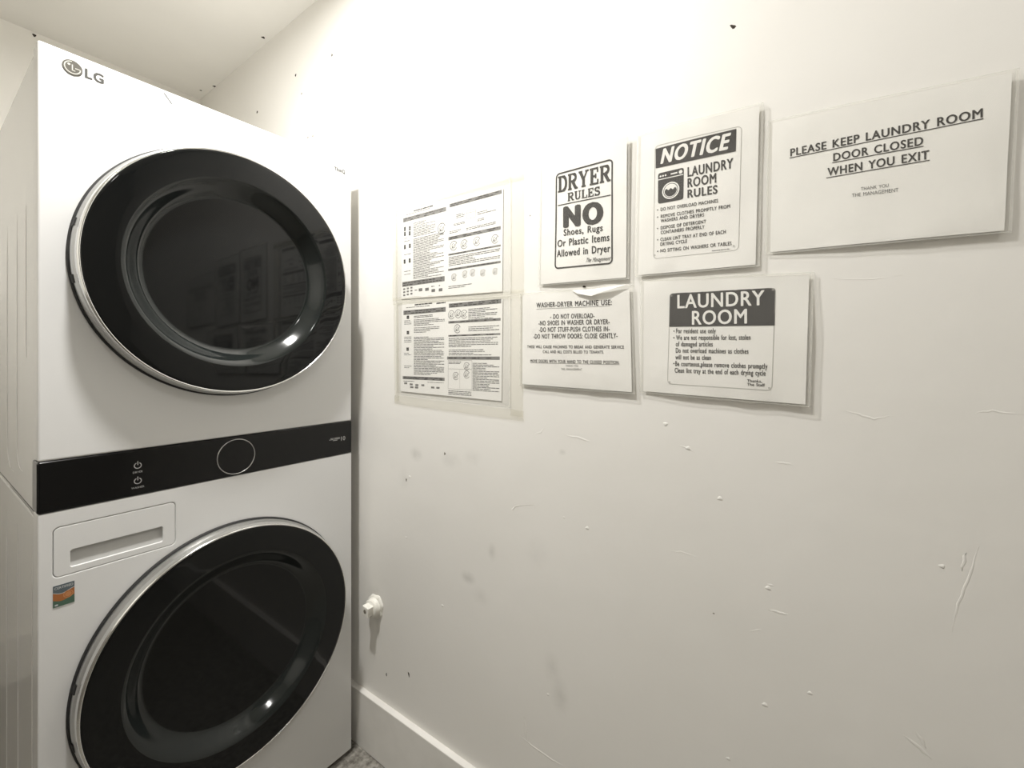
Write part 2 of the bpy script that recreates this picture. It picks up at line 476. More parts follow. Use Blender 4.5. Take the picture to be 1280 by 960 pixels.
# ------------------------------------------------------------------ stacked washer and dryer
W, H, D = 0.6926, 1.889, 0.77
Z0, Z1, Z2 = 0.014, 0.9646, 1.0664
tower = thing('stacked_washer_dryer', (W / 2, D / 2, 0), 'tall white stacked washer and dryer with two round black doors', 'washing machine')
b = MB()
b.add(*bevel_box(0.002, W - .002, .046, D, Z0 + .01, Z1 - .012, .006), 'side')
b.add(*bevel_box(0.002, W - .002, .046, D, Z1 - .008, H - .001, .006), 'side')
b.add(*box_geo(0.006, W - .006, .05, D - .004, Z1 - .02, Z1), 'rubber')
cab = b.build('cabinet', tower)
def bead(path, r=.0019):
    b_ = MB()
    pp = []
    for (ya, za), (yb, zb) in zip(path, path[1:]):
        k = max(1, int(math.hypot(yb - ya, zb - za) / .04))
        pp += [(ya + (yb - ya) * i / k, za + (zb - za) * i / k) for i in range(k)]
    v_, f_ = tube_geo([(.002, y, z) for y, z in pp + [path[-1]]], r, 8, .6, lambda t: .1 + .9 * min(1, 8 * t, 8 * (1 - t)))
    b_.add(v_, f_, 'side'); b_.build('side_rib', cab, smooth=True)
def hook(y, zt, zb, r):
    return [(y, zt), (y, zb + r)] + [(y - r + r * math.cos(math.radians(a)), zb + r - r * math.sin(math.radians(a))) for a in range(15, 91, 15)]
bead(hook(.27, 1.60, 1.02, .05) + [(.19, 1.02)])
bead(hook(.43, 1.60, 1.00, .07) + [(.32, 1.00)])
bead([(.15, 1.60), (.15, 1.30), (.14, 1.27)])
bead([(.42, .952), (.06, .952)])
for y in (.44, .26, .075): bead([(y, .89), (y, .05)])
b = MB()
# front panels
b = MB(); b.add(*plate_geo([rrect(0, W, Z2 + .0006, H, .004)], 0, .047, .004, 3), 'enamel')
up = b.build('upper_front_panel', tower)
DR = (.0207, .2227, .8325, .9322)
b = MB(); b.add(*plate_geo([rrect(0, W, Z0, Z1 - .0006, .004), rrect(*DR, .010)], 0, .047, .0022, 3), 'enamel')
lp = b.build('lower_front_panel', tower)
b = MB(); b.add(*bevel_box(-.0012, W + .0006, -.0012, .052, Z1, Z2, .004, 3), 'panel')
cp = b.build('control_panel', tower)
for o in (up, lp, cp):
    fix_normals(o.data)
# detergent drawer, set in the lower front panel, with a finger pocket
PK = (.0456, .1985, .8465, .8812)
b = MB(); b.add(*plate_geo([rrect(DR[0] + .0008, DR[1] - .0008, DR[2] + .0008, DR[3] - .0008, .0095), rrect(*PK, .004)], .0003, .035, .0012, 2), 'enamel')
drawer = b.build('detergent_drawer', tower); fix_normals(drawer.data)
b = MB()
x0, x1, z0, z1 = PK
v = [(x0 - .002, .0035, z0 - .002), (x1 + .002, .0035, z0 - .002), (x1 + .002, .011, z1 + .002), (x0 - .002, .011, z1 + .002),
     (x0 - .002, .034, z0 - .002), (x1 + .002, .034, z0 - .002), (x1 + .002, .034, z1 + .002), (x0 - .002, .034, z1 + .002)]
b.add(v, [(0, 1, 2, 3), (4, 7, 6, 5), (0, 4, 5, 1), (3, 2, 6, 7), (0, 3, 7, 4), (1, 5, 6, 2)], 'pocket')
tag(b.build('finger_pocket', drawer), 'grey sunken finger pocket')
# doors
def door(name, cz, lowlabel):
    cx = W / 2
    b = MB()
    b.add(*lathe_geo([(.288, .000), (.3005, -.006), (.3035, -.008), (.3040, -.014), (.3030, -.022), (.3008, -.0265), (.3000, -.0290)], cx, cz, 160), 'satin')
    b.add(*lathe_geo([(.3000, -.0290), (.2996, -.040), (.2980, -.0445), (.2960, -.0462), (.2942, -.0455), (.2935, -.041), (.2935, -.030)], cx, cz, 160), 'chrome')
    d = tag(b.build(name, tower, smooth=True, origin=(cx, 0, cz)), lowlabel)
    b = MB(); prof = [(.2937, -.036), (.2937, -.0445), (.2928, -.0453), (.290, -.0456)]
    for r in (.278, .264, .250, .242): prof.append((r, -.0456))
    for i in range(1, 19):
        t = i / 18; q = t * t * (3 - 2 * t)
        prof.append((.2350 - t * .0470, -.0456 + q * .0340))
    for r in (.175, .15, .12, .09, .06, .03, .0001): prof.append((r, -.0116 + .0012 * (1 - (r / .188) ** 2)))
    k0 = next(i for i, p in enumerate(prof) if p[0] <= .2351); k1 = next(i for i, p in enumerate(prof) if p[0] <= .1881)
    b.add(*lathe_geo(prof[:k0 + 1], cx, cz, 160), 'black_glass'); b.add(*lathe_geo(prof[k0:k1 + 1], cx, cz, 160), 'glass_ring'); b.add(*lathe_geo(prof[k1:], cx, cz, 160), 'black_glass')
    tag(b.build('door_glass', d, smooth=True), 'glossy black dished glass')
    b = MB(); b.add(*lathe_geo([(.296, .0005), (.3070, -.0005), (.3078, -.003), (.3055, -.0065), (.3, -.0075)], cx, cz, 160), 'rubber')
    b.build('door_gasket', d, smooth=True)
    for a in (168, 189.8):
        b = MB(); b.add(*lathe_geo([(.3025, -.004), (.3055, -.008), (.3052, -.020), (.3015, -.0225)], cx, cz, 8, a - 1.6, a + 1.6), 'rubber')
        tag(b.build('grip_notch', d, smooth=True), 'black notch at end of grip')
door('dryer_door', 1.4808, 'upper round door in a chrome ring')
door('washer_door', .5400, 'lower round door in a chrome ring')
# things printed on the fronts
def flat_text(mb, body, x0, x1, z0, h, y, mat, offset=0.0, shear=0.0, zslope=0.0):
    v, f = text_geo(body, offset)
    mb.add([(x0 + (x1 - x0) * px + shear * py * h, y - l, z0 + py * h) for px, py, l in v], f, mat)
def ring_flat(mb, cx, cz, r0, r1, y, mat, a0=0, a1=360, n=48, sx=1.0):
    v = []; f = []
    for i in range(n + 1):
        a = math.radians(a0 + (a1 - a0) * i / n)
        for r in (r0, r1): v.append((cx + sx * r * math.cos(a), y, cz + r * math.sin(a)))
    for i in range(n): f.append((2 * i, 2 * i + 1, 2 * i + 3, 2 * i + 2))
    mb.add(v, f, mat)
EX, EZ, ER = .0485, 1.8590, .0152
b = MB()
v, f = lathe_geo([(.0001, -.0012), (ER - .0005, -.0012), (ER, -.0008), (ER, .001)], EX, EZ, 48)
b.add(v, f, 'logo_grey')
emb = b.build('emblem', tower)
b = MB()
ring_flat(b, EX, EZ, .0108, .0126, -.0015, 'logo_light', 95, 362)
v, f = box_geo(EX - .0010, EX + .0006, -.0015, -.0013, EZ - .0052, EZ + .0060); b.add(v, f, 'logo_light')
v, f = box_geo(EX - .0010, EX + .0042, -.0015, -.0013, EZ - .0062, EZ - .0048); b.add(v, f, 'logo_light')
v, f = box_geo(EX + .0040, EX + .0118, -.0015, -.0013, EZ - .0008, EZ + .0008); b.add(v, f, 'logo_light')
ring_flat(b, EX - .0053, EZ + .0048, 0.0, .0022, -.0015, 'logo_light', n=16)
tag(b.build('emblem_lines', emb), 'pale face-like lines')
b = MB(); flat_text(b, 'LG', .0668, .0965, 1.8497, .0182, -.0006, 'logo_letters', .045)
tag(b.build('front_lettering', tower), 'dark grey capital letters beside the round emblem')
b = MB(); flat_text(b, 'ThinQ', .6315, .6690, 1.8515, .0105, -.0006, 'grey_print', .02)
tag(b.build('front_lettering', tower), 'small grey lettering at the top right')
b = MB(); v, f = tube_geo([(.2000, -.0006, 1.882), (.2080, -.0006, 1.8725), (.2157, -.0006, 1.8625)], .0008, 6, .5)
b.add(v, f, 'grey_print'); tag(b.build('scratch_mark', tower), 'thin grey scratch near the top')
b = MB(); v, f = lathe_geo([(.0432, -.0008), (.0436, -.0024), (.0450, -.0026), (.0456, -.0008)], .3535, 1.0140, 96)
b.add(v, f, 'satin'); tag(b.build('dial_ring', tower, smooth=True), 'thin silver ring on the black panel')
for zc, word, x0, x1 in ((1.0310, 'DRYER', .1440, .1612), (.9970, 'WASHER', .1415, .1640)):
    b = MB()
    ring_flat(b, .1526, zc, .0052, .0070, -.0016, 'panel_print', 115, 425, 32)
    v, f = box_geo(.1518, .1534, -.0017, -.0015, zc + .001, zc + .0095); b.add(v, f, 'panel_print')
    flat_text(b, word, x0, x1, zc - .0165, .0042, -.0016, 'panel_print', .01)
    tag(b.build('power_button', tower), 'printed %s power symbol' % ('upper' if word == 'DRYER' else 'lower'))
b = MB()
flat_text(b, '10', .6540, .6690, 1.0085, .0125, -.0016, 'panel_print', .02)
for i, (xa, xb, zz) in enumerate([(.618, .630, 1.0185), (.632, .650, 1.0185), (.614, .628, 1.0150), (.630, .6505, 1.0150), (.626, .642, 1.0115)]):
    v, f = box_geo(xa, xb, -.0017, -.0015, zz, zz + .0018); b.add(v, f, 'panel_print')
tag(b.build('panel_print', tower), 'small pale print at the right end of the black panel')
# certification label under the drawer
sx0, sx1, sz0, sz1 = .0207, .0515, .7745, .8172
b = MB()
b.add(*box_geo(sx0, sx1, -.0006, .001, sz0, sz1), 'st_blue')
lab = tag(b.build('certification_label', tower), 'small slate, orange and green square label')
def wave(x): return .0030 * math.sin((x - sx0) / (sx1 - sx0) * 5.2 + 2.6)
b = MB(); n = 16
def wband(zt, zb, mat, y, kt=1, kb=1):
    v = []; f = []
    for i in range(n + 1):
        x = sx0 + (sx1 - sx0) * i / n
        v += [(x, y, zt + kt * wave(x)), (x, y, zb + kb * wave(x))]
    for i in range(n): f.append((2 * i, 2 * i + 1, 2 * i + 3, 2 * i + 2))
    b.add(v, f, mat)
wband(.8020, .7870, 'st_orange', -.0008); wband(.8028, .8018, 'st_white', -.0009); wband(.7875, sz0 + .0003, 'st_green', -.0009, 1, 0)
ring_flat(b, .0425, .7945, 0, .0075, -.0010, 'st_amber', n=24); ring_flat(b, .0425, .7945, .0048, .0058, -.0011, 'st_orange', n=24)
flat_text(b, 'CERTIFIED', sx0 + .002, sx1 - .002, .8095, .0045, -.0008, 'st_white', .02)
ring_flat(b, .0255, .7785, 0, .0018, -.0011, 'st_white', n=12, sx=1.5)
b.build('label_print', lab)
for x in (.06, W - .06):
    for y in (.07, D - .07):
        b = MB(); v, f = lathe_geo([(.0001, -.0), (.02, -.0), (.02, -.012), (.015, -.022), (.0001, -.022)], 0, 0, 20)
        b.add([(x + p[0], y + p[2], -p[1]) for p in v], f, 'rubber'); b.build('foot', tower)
b = MB(); b.add(*box_geo(.01, W - .01, .03, .06, .003, .03), 'rubber'); b.build('kick_plate', tower)

# ------------------------------------------------------------------ capped pipe stub on the wall
PY, PZ = -.064, .472
plug = thing('pipe_plug', (XR, PY, PZ), 'white-painted capped pipe stub sticking out of the wall above the baseboard', 'pipe cap')
def xl(profile, n=32, mat='plug', wob=0.0):
    v, f = lathe_geo(profile, 0, 0, n)
    out = []
    for p in v:
        a = math.atan2(p[2], p[0]); w = 1 + wob * math.sin(3 * a + 1) + wob * .6 * math.sin(7 * a)
        out.append((XR + p[1], PY + p[0] * w, PZ + p[2] * w))
    bb = MB(); bb.add(out, f, mat); return bb
xl([(.038, .001), (.036, -.003), (.031, -.006), (.026, -.007), (.02, -.007)], 40, wob=.07).build('plaster_collar', plug, smooth=True)
xl([(.029, -.005), (.0295, -.011), (.027, -.013), (.0265, -.018), (.0275, -.020), (.025, -.0225), (.001, -.0225)], 32, wob=.012).build('pipe_ring', plug, smooth=True)
b = MB()
v, f = bevel_box(XR - .042, XR - .018, -.0148, .0148, -.0148, .0148, .002)
ca, sa = math.cos(.12), math.sin(.12)
b.add([(p[0], PY + p[1] * ca - p[2] * sa, PZ + p[1] * sa + p[2] * ca) for p in v], f, 'plug')
sq = b.build('square_head', plug)
b = MB(); v, f = lathe_geo([(.0001, 0), (.0055, 0), (.0065, .0)], 0, 0, 16)
b.add([(XR - .0423, PY + p[0], PZ + p[2]) for p in v], f, 'speck'); b.build('socket_recess', sq)
PRINTS = {
  'dryer': dict(corners=[(0.7346, -0.6876, 1.7404), (0.7306, -0.9113, 1.7348), (0.7326, -0.9088, 1.434), (0.7346, -0.6831, 1.4401)], items=[
    ('frame', -0.732, 1.6958, -0.8732, 1.6943, -0.8721, 1.4701, -0.7291, 1.4751),
    ('t', 'DRYER', -0.7378, 1.6507, -0.8681, 1.6468, 0.0373, 'serif'),
    ('t', 'RULES', -0.7633, 1.6255, -0.8435, 1.6227, 0.0192, 'serif'),
    ('rule', -0.7377, 1.6215, -0.8681, 1.6174),
    ('t', 'NO', -0.7513, 1.5692, -0.8511, 1.5625, 0.0441, 'black'),
    ('t', 'Shoes, Rugs', -0.7527, 1.5492, -0.8498, 1.5442, 0.0143, 'bold'),
    ('t', 'Or Plastic Items', -0.7366, 1.5259, -0.865, 1.5208, 0.0153, 'bold'),
    ('t', 'Allowed in Dryer', -0.7351, 1.5028, -0.8667, 1.497, 0.0153, 'bold'),
    ('t', 'The Management', -0.8084, 1.4812, -0.8658, 1.4787, 0.009, 'script'),
  ]),
  'notice': dict(corners=[(0.7356, -0.9248, 1.7304), (0.7326, -1.1534, 1.72), (0.7326, -1.1472, 1.4323), (0.7346, -0.9201, 1.4364)], items=[
    ('outline', -0.9612, 1.6972, -1.1185, 1.6894, -1.1134, 1.4658, -0.9583, 1.4697),
    ('block', -0.9627, 1.6911, -1.1096, 1.6863, -1.1087, 1.6457, -0.9628, 1.6517),
    ('t', 'NOTICE', -0.9722, 1.6584, -1.0956, 1.6534, 0.0274, 'whiteitalic'),
    ('icon', -0.9677, 1.64, -1.0175, 1.6394, -1.0168, 1.578, -0.9677, 1.5789),
    ('whiterule', -0.9677, 1.6268, -1.0168, 1.6261),
    ('ringicon', -0.9928, 1.6004, -1.0087, 1.5987),
    ('t', 'LAUNDRY', -1.0245, 1.6199, -1.1044, 1.6167, 0.0177, 'bold'),
    ('t', 'ROOM', -1.0245, 1.5988, -1.0759, 1.597, 0.0171, 'bold'),
    ('t', 'RULES', -1.0245, 1.5789, -1.0781, 1.5762, 0.0152, 'bold'),
    ('t', 'DO NOT OVERLOAD MACHINES', -0.973, 1.5636, -1.0788, 1.5593, 0.0063, 'bold'),
    ('t', 'REMOVE CLOTHES PROMPTLY FROM', -0.973, 1.5497, -1.0991, 1.5452, 0.0063, 'bold'),
    ('t', 'WASHERS AND DRYERS', -0.973, 1.5407, -1.0545, 1.5377, 0.0063, 'bold'),
    ('t', 'DISPOSE OF DETERGENT', -0.973, 1.5268, -1.0579, 1.5247, 0.0063, 'bold'),
    ('t', 'CONTAINERS PROPERLY', -0.973, 1.5174, -1.0552, 1.5149, 0.0064, 'bold'),
    ('t', 'CLEAN LINT TRAY AT END OF EACH', -0.9723, 1.5036, -1.0919, 1.4996, 0.0064, 'bold'),
    ('t', 'DRYING CYCLE', -0.9723, 1.4942, -1.0235, 1.4928, 0.0064, 'bold'),
    ('t', 'NO SITTING ON WASHERS OR TABLES', -0.9723, 1.4811, -1.1016, 1.4768, 0.0064, 'bold'),
    ('dot', -0.967, 1.567),
    ('dot', -0.967, 1.5527),
    ('dot', -0.967, 1.5297),
    ('dot', -0.967, 1.5071),
    ('dot', -0.967, 1.4841),
    ('finewords', -1.0684, 1.4708, -1.0988, 1.4703),
    ('rivet', -0.9614, 1.4769),
    ('rivet', -1.1053, 1.4745),
  ]),
  'keep': dict(corners=[(0.7356, -1.1592, 1.6858), (0.7306, -1.4564, 1.6639), (0.7316, -1.4485, 1.4422), (0.7346, -1.1556, 1.452)], items=[
    ('t', 'PLEASE KEEP LAUNDRY ROOM', -1.1924, 1.6154, -1.4212, 1.6083, 0.0124, 'semi'),
    ('underline', -1.1914, 1.6128, -1.4218, 1.606),
    ('t', 'DOOR CLOSED', -1.2518, 1.5914, -1.3598, 1.5871, 0.0122, 'semi'),
    ('underline', -1.2506, 1.589, -1.36, 1.5848),
    ('t', 'WHEN YOU EXIT', -1.2442, 1.569, -1.3662, 1.5645, 0.0126, 'semi'),
    ('underline', -1.2427, 1.5662, -1.3667, 1.5622),
    ('t', 'THANK YOU', -1.2871, 1.5354, -1.3205, 1.5335, 0.005, 'light'),
    ('t', 'THE MANAGEMENT', -1.2759, 1.5273, -1.3319, 1.5238, 0.0055, 'light'),
  ]),
  'wd': dict(corners=[(0.7346, -0.6297, 1.4273), (0.7336, -0.9153, 1.4218), (0.7296, -0.9219, 1.1949), (0.7346, -0.6297, 1.2014)], items=[
    ('t', 'WASHER-DRYER MACHINE USE:', -0.6786, 1.3896, -0.8701, 1.3831, 0.0112, 'semi'),
    ('underline', -0.6786, 1.3862, -0.8659, 1.3807),
    ('t', '- DO NOT OVERLOAD-', -0.7175, 1.3608, -0.8303, 1.357, 0.0103, 'semi'),
    ('t', '-NO SHOES IN WASHER OR DRYER-', -0.6849, 1.3469, -0.8654, 1.3422, 0.0105, 'semi'),
    ('t', '-DO NOT STUFF-PUSH CLOTHES IN-', -0.6862, 1.3314, -0.8655, 1.327, 0.0104, 'semi'),
    ('t', '-DO NOT THROW DOORS: CLOSE GENTLY-', -0.6701, 1.3159, -0.8831, 1.3118, 0.0105, 'semi'),
    ('t', 'THESE WILL CAUSE MACHINES TO BREAK AND GENERATE SERVICE', -0.6517, 1.2933, -0.8973, 1.2894, 0.0065, 'semi'),
    ('t', 'CALL AND ALL COSTS BILLED TO TENANTS.', -0.6972, 1.2811, -0.852, 1.2792, 0.0063, 'semi'),
    ('t', 'MOVE DOORS WITH YOUR HAND TO THE CLOSED POSITION.', -0.6614, 1.259, -0.8874, 1.257, 0.0068, 'semi'),
    ('underline', -0.6614, 1.2576, -0.8874, 1.2558),
    ('t', 'THANK YOU', -0.7588, 1.2498, -0.7903, 1.2499, 0.0039, 'light'),
    ('t', 'THE MANAGEMENT', -0.7466, 1.2418, -0.8002, 1.2418, 0.0046, 'light'),
  ]),
  'lr': dict(corners=[(0.7356, -0.9315, 1.4304), (0.7326, -1.2265, 1.4136), (0.7316, -1.221, 1.1886), (0.7346, -0.9302, 1.1983)], items=[
    ('outline', -0.9906, 1.3975, -1.1711, 1.3925, -1.1657, 1.2136, -0.9862, 1.2188),
    ('headblock', -0.9906, 1.3975, -1.1711, 1.3925, -1.1697, 1.3271, -0.9892, 1.3317),
    ('t', 'LAUNDRY', -1.0053, 1.3674, -1.1543, 1.3637, 0.0254, 'white'),
    ('t', 'ROOM', -1.0326, 1.3343, -1.127, 1.3326, 0.0255, 'white'),
    ('t', 'For resident use only', -1.0029, 1.3188, -1.0749, 1.3165, 0.009, 'tight'),
    ('t', 'We are not responsible for lost, stolen', -1.0029, 1.3057, -1.1326, 1.3029, 0.009, 'tight'),
    ('t', 'of damaged articles', -1.0024, 1.293, -1.0699, 1.2918, 0.009, 'tight'),
    ('t', 'Do not overload machines as clothes', -1.0024, 1.2806, -1.1293, 1.278, 0.009, 'tight'),
    ('t', 'will not be as clean', -1.0018, 1.2675, -1.0667, 1.2666, 0.009, 'tight'),
    ('t', 'Be courteous,please remove clothes promptly', -1.0015, 1.2548, -1.1589, 1.2516, 0.009, 'tight'),
    ('t', 'Clean lint tray at the end of each drying cycle', -1.0006, 1.2417, -1.156, 1.2396, 0.009, 'tight'),
    ('t', 'Thanks,', -1.1271, 1.2275, -1.1505, 1.2274, 0.0048, 'bold'),
    ('t', 'The Staff', -1.1271, 1.2209, -1.1548, 1.2206, 0.0048, 'bold'),
    ('dot', -0.9987, 1.3229),
    ('dot', -0.9987, 1.3099),
    ('dot', -0.9988, 1.2594),
    ('rivet', -0.9946, 1.3924),
    ('rivet', -1.1668, 1.3887),
    ('rivet', -1.1616, 1.2181),
    ('rivet', -0.9908, 1.2227),
  ]),
  'left1': dict(corners=[(0.7366, -0.1936, 1.7042), (0.7366, -0.5765, 1.6991), (0.7366, -0.574, 1.4372), (0.7366, -0.1882, 1.4471)], items=[
    ('dark', -0.2453, 1.7069, -0.326, 1.7069, -0.326, 1.7016, -0.2453, 1.7016),
    ('grey', -0.2122, 1.7007, -0.3601, 1.7007, -0.3601, 1.6975, -0.2122, 1.6975),
    ('band', -0.1973, 1.6912, -0.3776, 1.6912, -0.3776, 1.6785, -0.1973, 1.6785),
    ('band', -0.1932, 1.4983, -0.3718, 1.4983, -0.3718, 1.4837, -0.1932, 1.4837),
    ('bars', -0.2427, 1.67, -0.3363, 1.67, -0.3363, 1.6263, -0.2427, 1.6263),
    ('bars', -0.2427, 1.6227, -0.3688, 1.6227, -0.3688, 1.5015, -0.2427, 1.5015),
    ('mark', -0.2014, 1.6641, -0.2095, 1.6641, -0.2095, 1.6514, -0.2014, 1.6514),
    ('mark', -0.2236, 1.6626, -0.2315, 1.6626, -0.2315, 1.65, -0.2236, 1.65),
    ('mark', -0.2014, 1.6492, -0.2095, 1.6492, -0.2095, 1.6364, -0.2014, 1.6364),
    ('mark', -0.2229, 1.6474, -0.2309, 1.6474, -0.2309, 1.6348, -0.2229, 1.6348),
    ('mark', -0.2014, 1.6097, -0.2095, 1.6097, -0.2095, 1.5969, -0.2014, 1.5969),
    ('mark', -0.2236, 1.61, -0.2315, 1.61, -0.2315, 1.5974, -0.2236, 1.5974),
    ('mark', -0.2, 1.5658, -0.2081, 1.5658, -0.2081, 1.5531, -0.2, 1.5531),
    ('mark', -0.2229, 1.566, -0.2309, 1.566, -0.2309, 1.5534, -0.2229, 1.5534),
    ('grey', -0.2021, 1.6304, -0.2322, 1.6304, -0.2322, 1.6277, -0.2021, 1.6277),
    ('grey', -0.2021, 1.6214, -0.2322, 1.6214, -0.2322, 1.6186, -0.2021, 1.6186),
    ('grey', -0.2021, 1.5814, -0.2322, 1.5814, -0.2322, 1.5787, -0.2021, 1.5787),
    ('grey', -0.2021, 1.5306, -0.2322, 1.5306, -0.2322, 1.5279, -0.2021, 1.5279),
    ('grey', -0.2021, 1.5215, -0.2322, 1.5215, -0.2322, 1.5188, -0.2021, 1.5188),
    ('mark2', -0.1973, 1.4788, -0.2068, 1.4788, -0.2068, 1.4738, -0.1973, 1.4738),
    ('mark2', -0.1973, 1.4697, -0.2068, 1.4697, -0.2068, 1.4647, -0.1973, 1.4647),
    ('mark2', -0.1973, 1.4606, -0.2068, 1.4606, -0.2068, 1.4556, -0.1973, 1.4556),
    ('mark2', -0.2135, 1.4796, -0.2229, 1.4796, -0.2229, 1.4746, -0.2135, 1.4746),
    ('mark2', -0.2135, 1.4706, -0.2229, 1.4706, -0.2229, 1.4656, -0.2135, 1.4656),
    ('mark2', -0.2135, 1.4615, -0.2229, 1.4615, -0.2229, 1.4566, -0.2135, 1.4566),
    ('mark2', -0.2296, 1.4804, -0.2388, 1.4804, -0.2388, 1.4755, -0.2296, 1.4755),
    ('mark2', -0.2296, 1.4714, -0.2388, 1.4714, -0.2388, 1.4665, -0.2296, 1.4665),
    ('mark2', -0.2296, 1.4625, -0.2388, 1.4625, -0.2388, 1.4575, -0.2296, 1.4575),
    ('mark2', -0.2661, 1.4726, -0.2814, 1.4726, -0.2814, 1.4665, -0.2661, 1.4665),
    ('mark2', -0.2661, 1.4674, -0.2814, 1.4674, -0.2814, 1.4638, -0.2661, 1.4638),
    ('mark2', -0.2933, 1.4715, -0.3082, 1.4715, -0.3082, 1.4654, -0.2933, 1.4654),
    ('mark2', -0.2933, 1.4663, -0.3082, 1.4663, -0.3082, 1.4628, -0.2933, 1.4628),
    ('mark2', -0.3193, 1.4657, -0.3339, 1.4657, -0.3339, 1.4597, -0.3193, 1.4597),
    ('mark2', -0.3193, 1.4606, -0.3339, 1.4606, -0.3339, 1.4571, -0.3193, 1.4571),
    ('mark2', -0.3488, 1.4652, -0.363, 1.4652, -0.363, 1.4593, -0.3488, 1.4593),
    ('mark2', -0.3488, 1.4601, -0.363, 1.4601, -0.363, 1.4567, -0.3488, 1.4567),
    ('grey', -0.2486, 1.4711, -0.2616, 1.4711, -0.2616, 1.4667, -0.2486, 1.4667),
    ('grey', -0.3187, 1.4757, -0.3308, 1.4757, -0.3308, 1.4714, -0.3187, 1.4714),
    ('grey', -0.3488, 1.4754, -0.3606, 1.4754, -0.3606, 1.4712, -0.3488, 1.4712),
    ('sketch', -0.3601, 1.6332, -0.3758, 1.6327),
    ('sketchbox', -0.3571, 1.6655, -0.3677, 1.6655, -0.3677, 1.6464, -0.3571, 1.6464),
    ('band', -0.3902, 1.696, -0.5719, 1.696, -0.5719, 1.686, -0.3902, 1.686),
    ('band', -0.3862, 1.6046, -0.5686, 1.6046, -0.5686, 1.5954, -0.3862, 1.5954),
    ('band', -0.3862, 1.5575, -0.5686, 1.5575, -0.5686, 1.5529, -0.3862, 1.5529),
    ('band', -0.3851, 1.5163, -0.5686, 1.5163, -0.5686, 1.5104, -0.3851, 1.5104),
    ('sketchbox', -0.454, 1.665, -0.4857, 1.665, -0.4857, 1.6424, -0.454, 1.6424),
    ('bars', -0.4156, 1.6629, -0.4486, 1.6629, -0.4486, 1.6506, -0.4156, 1.6506),
    ('bars', -0.4909, 1.6555, -0.5551, 1.6555, -0.5551, 1.646, -0.4909, 1.646),
    ('bars', -0.4909, 1.6369, -0.5145, 1.6369, -0.5145, 1.629, -0.4909, 1.629),
    ('bars', -0.4061, 1.6387, -0.4475, 1.6387, -0.4475, 1.6316, -0.4061, 1.6316),
    ('bars', -0.4518, 1.6197, -0.5527, 1.6197, -0.5527, 1.6117, -0.4518, 1.6117),
    ('bars', -0.3902, 1.6206, -0.4339, 1.6206, -0.4339, 1.6123, -0.3902, 1.6123),
    ('sketch', -0.4061, 1.5779, -0.4195, 1.5772),
    ('sketch', -0.4448, 1.5763, -0.4577, 1.5756),
    ('sketch', -0.4899, 1.5776, -0.5022, 1.5769),
    ('sketch', -0.5502, 1.5742, -0.5619, 1.5735),
    ('bars', -0.3874, 1.5494, -0.5672, 1.5494, -0.5672, 1.5223, -0.3874, 1.5223),
    ('sketch', -0.4078, 1.4909, -0.4179, 1.4907),
    ('sketch', -0.4475, 1.4949, -0.4572, 1.4946),
    ('sketch', -0.4752, 1.4959, -0.4847, 1.4956),
    ('sketch', -0.5104, 1.492, -0.5195, 1.4918),
    ('sketch', -0.5512, 1.4913, -0.5599, 1.4911),
    ('bars', -0.3862, 1.469, -0.4716, 1.469, -0.4716, 1.4598, -0.3862, 1.4598),
  ]),
  'left2': dict(corners=[(0.7366, -0.1918, 1.4358), (0.7366, -0.5753, 1.4169), (0.7366, -0.5715, 1.1594), (0.7366, -0.1863, 1.1669)], items=[
    ('dark', -0.2486, 1.4283, -0.3223, 1.4283, -0.3223, 1.4229, -0.2486, 1.4229),
    ('dark', -0.3393, 1.4263, -0.3758, 1.4263, -0.3758, 1.4212, -0.3393, 1.4212),
    ('grey', -0.2108, 1.4209, -0.3642, 1.4209, -0.3642, 1.4178, -0.2108, 1.4178),
    ('band', -0.1987, 1.4113, -0.3758, 1.4113, -0.3758, 1.3981, -0.1987, 1.3981),
    ('bars', -0.2453, 1.3938, -0.3242, 1.3938, -0.3242, 1.3862, -0.2453, 1.3862),
    ('bars', -0.2453, 1.3831, -0.3718, 1.3831, -0.3718, 1.3626, -0.2453, 1.3626),
    ('bars', -0.2453, 1.3595, -0.3512, 1.3595, -0.3512, 1.3417, -0.2453, 1.3417),
    ('bars', -0.2453, 1.3314, -0.37, 1.3314, -0.37, 1.2183, -0.2453, 1.2183),
    ('mark', -0.2135, 1.3955, -0.2242, 1.3955, -0.2242, 1.3855, -0.2135, 1.3855),
    ('mark', -0.2135, 1.3494, -0.2242, 1.3494, -0.2242, 1.3395, -0.2135, 1.3395),
    ('mark', -0.2122, 1.2997, -0.2229, 1.2997, -0.2229, 1.2898, -0.2122, 1.2898),
    ('grey', -0.2021, 1.3816, -0.2342, 1.3816, -0.2342, 1.3788, -0.2021, 1.3788),
    ('grey', -0.2021, 1.3766, -0.2342, 1.3766, -0.2342, 1.3738, -0.2021, 1.3738),
    ('grey', -0.2021, 1.3716, -0.2342, 1.3716, -0.2342, 1.3688, -0.2021, 1.3688),
    ('grey', -0.2021, 1.3325, -0.2342, 1.3325, -0.2342, 1.3298, -0.2021, 1.3298),
    ('grey', -0.2021, 1.3275, -0.2342, 1.3275, -0.2342, 1.3248, -0.2021, 1.3248),
    ('grey', -0.2021, 1.3225, -0.2342, 1.3225, -0.2342, 1.3198, -0.2021, 1.3198),
    ('grey', -0.2021, 1.3176, -0.2342, 1.3176, -0.2342, 1.3148, -0.2021, 1.3148),
    ('grey', -0.2021, 1.284, -0.2342, 1.284, -0.2342, 1.2812, -0.2021, 1.2812),
    ('grey', -0.2021, 1.279, -0.2342, 1.279, -0.2342, 1.2763, -0.2021, 1.2763),
    ('grey', -0.2021, 1.2454, -0.2342, 1.2454, -0.2342, 1.2427, -0.2021, 1.2427),
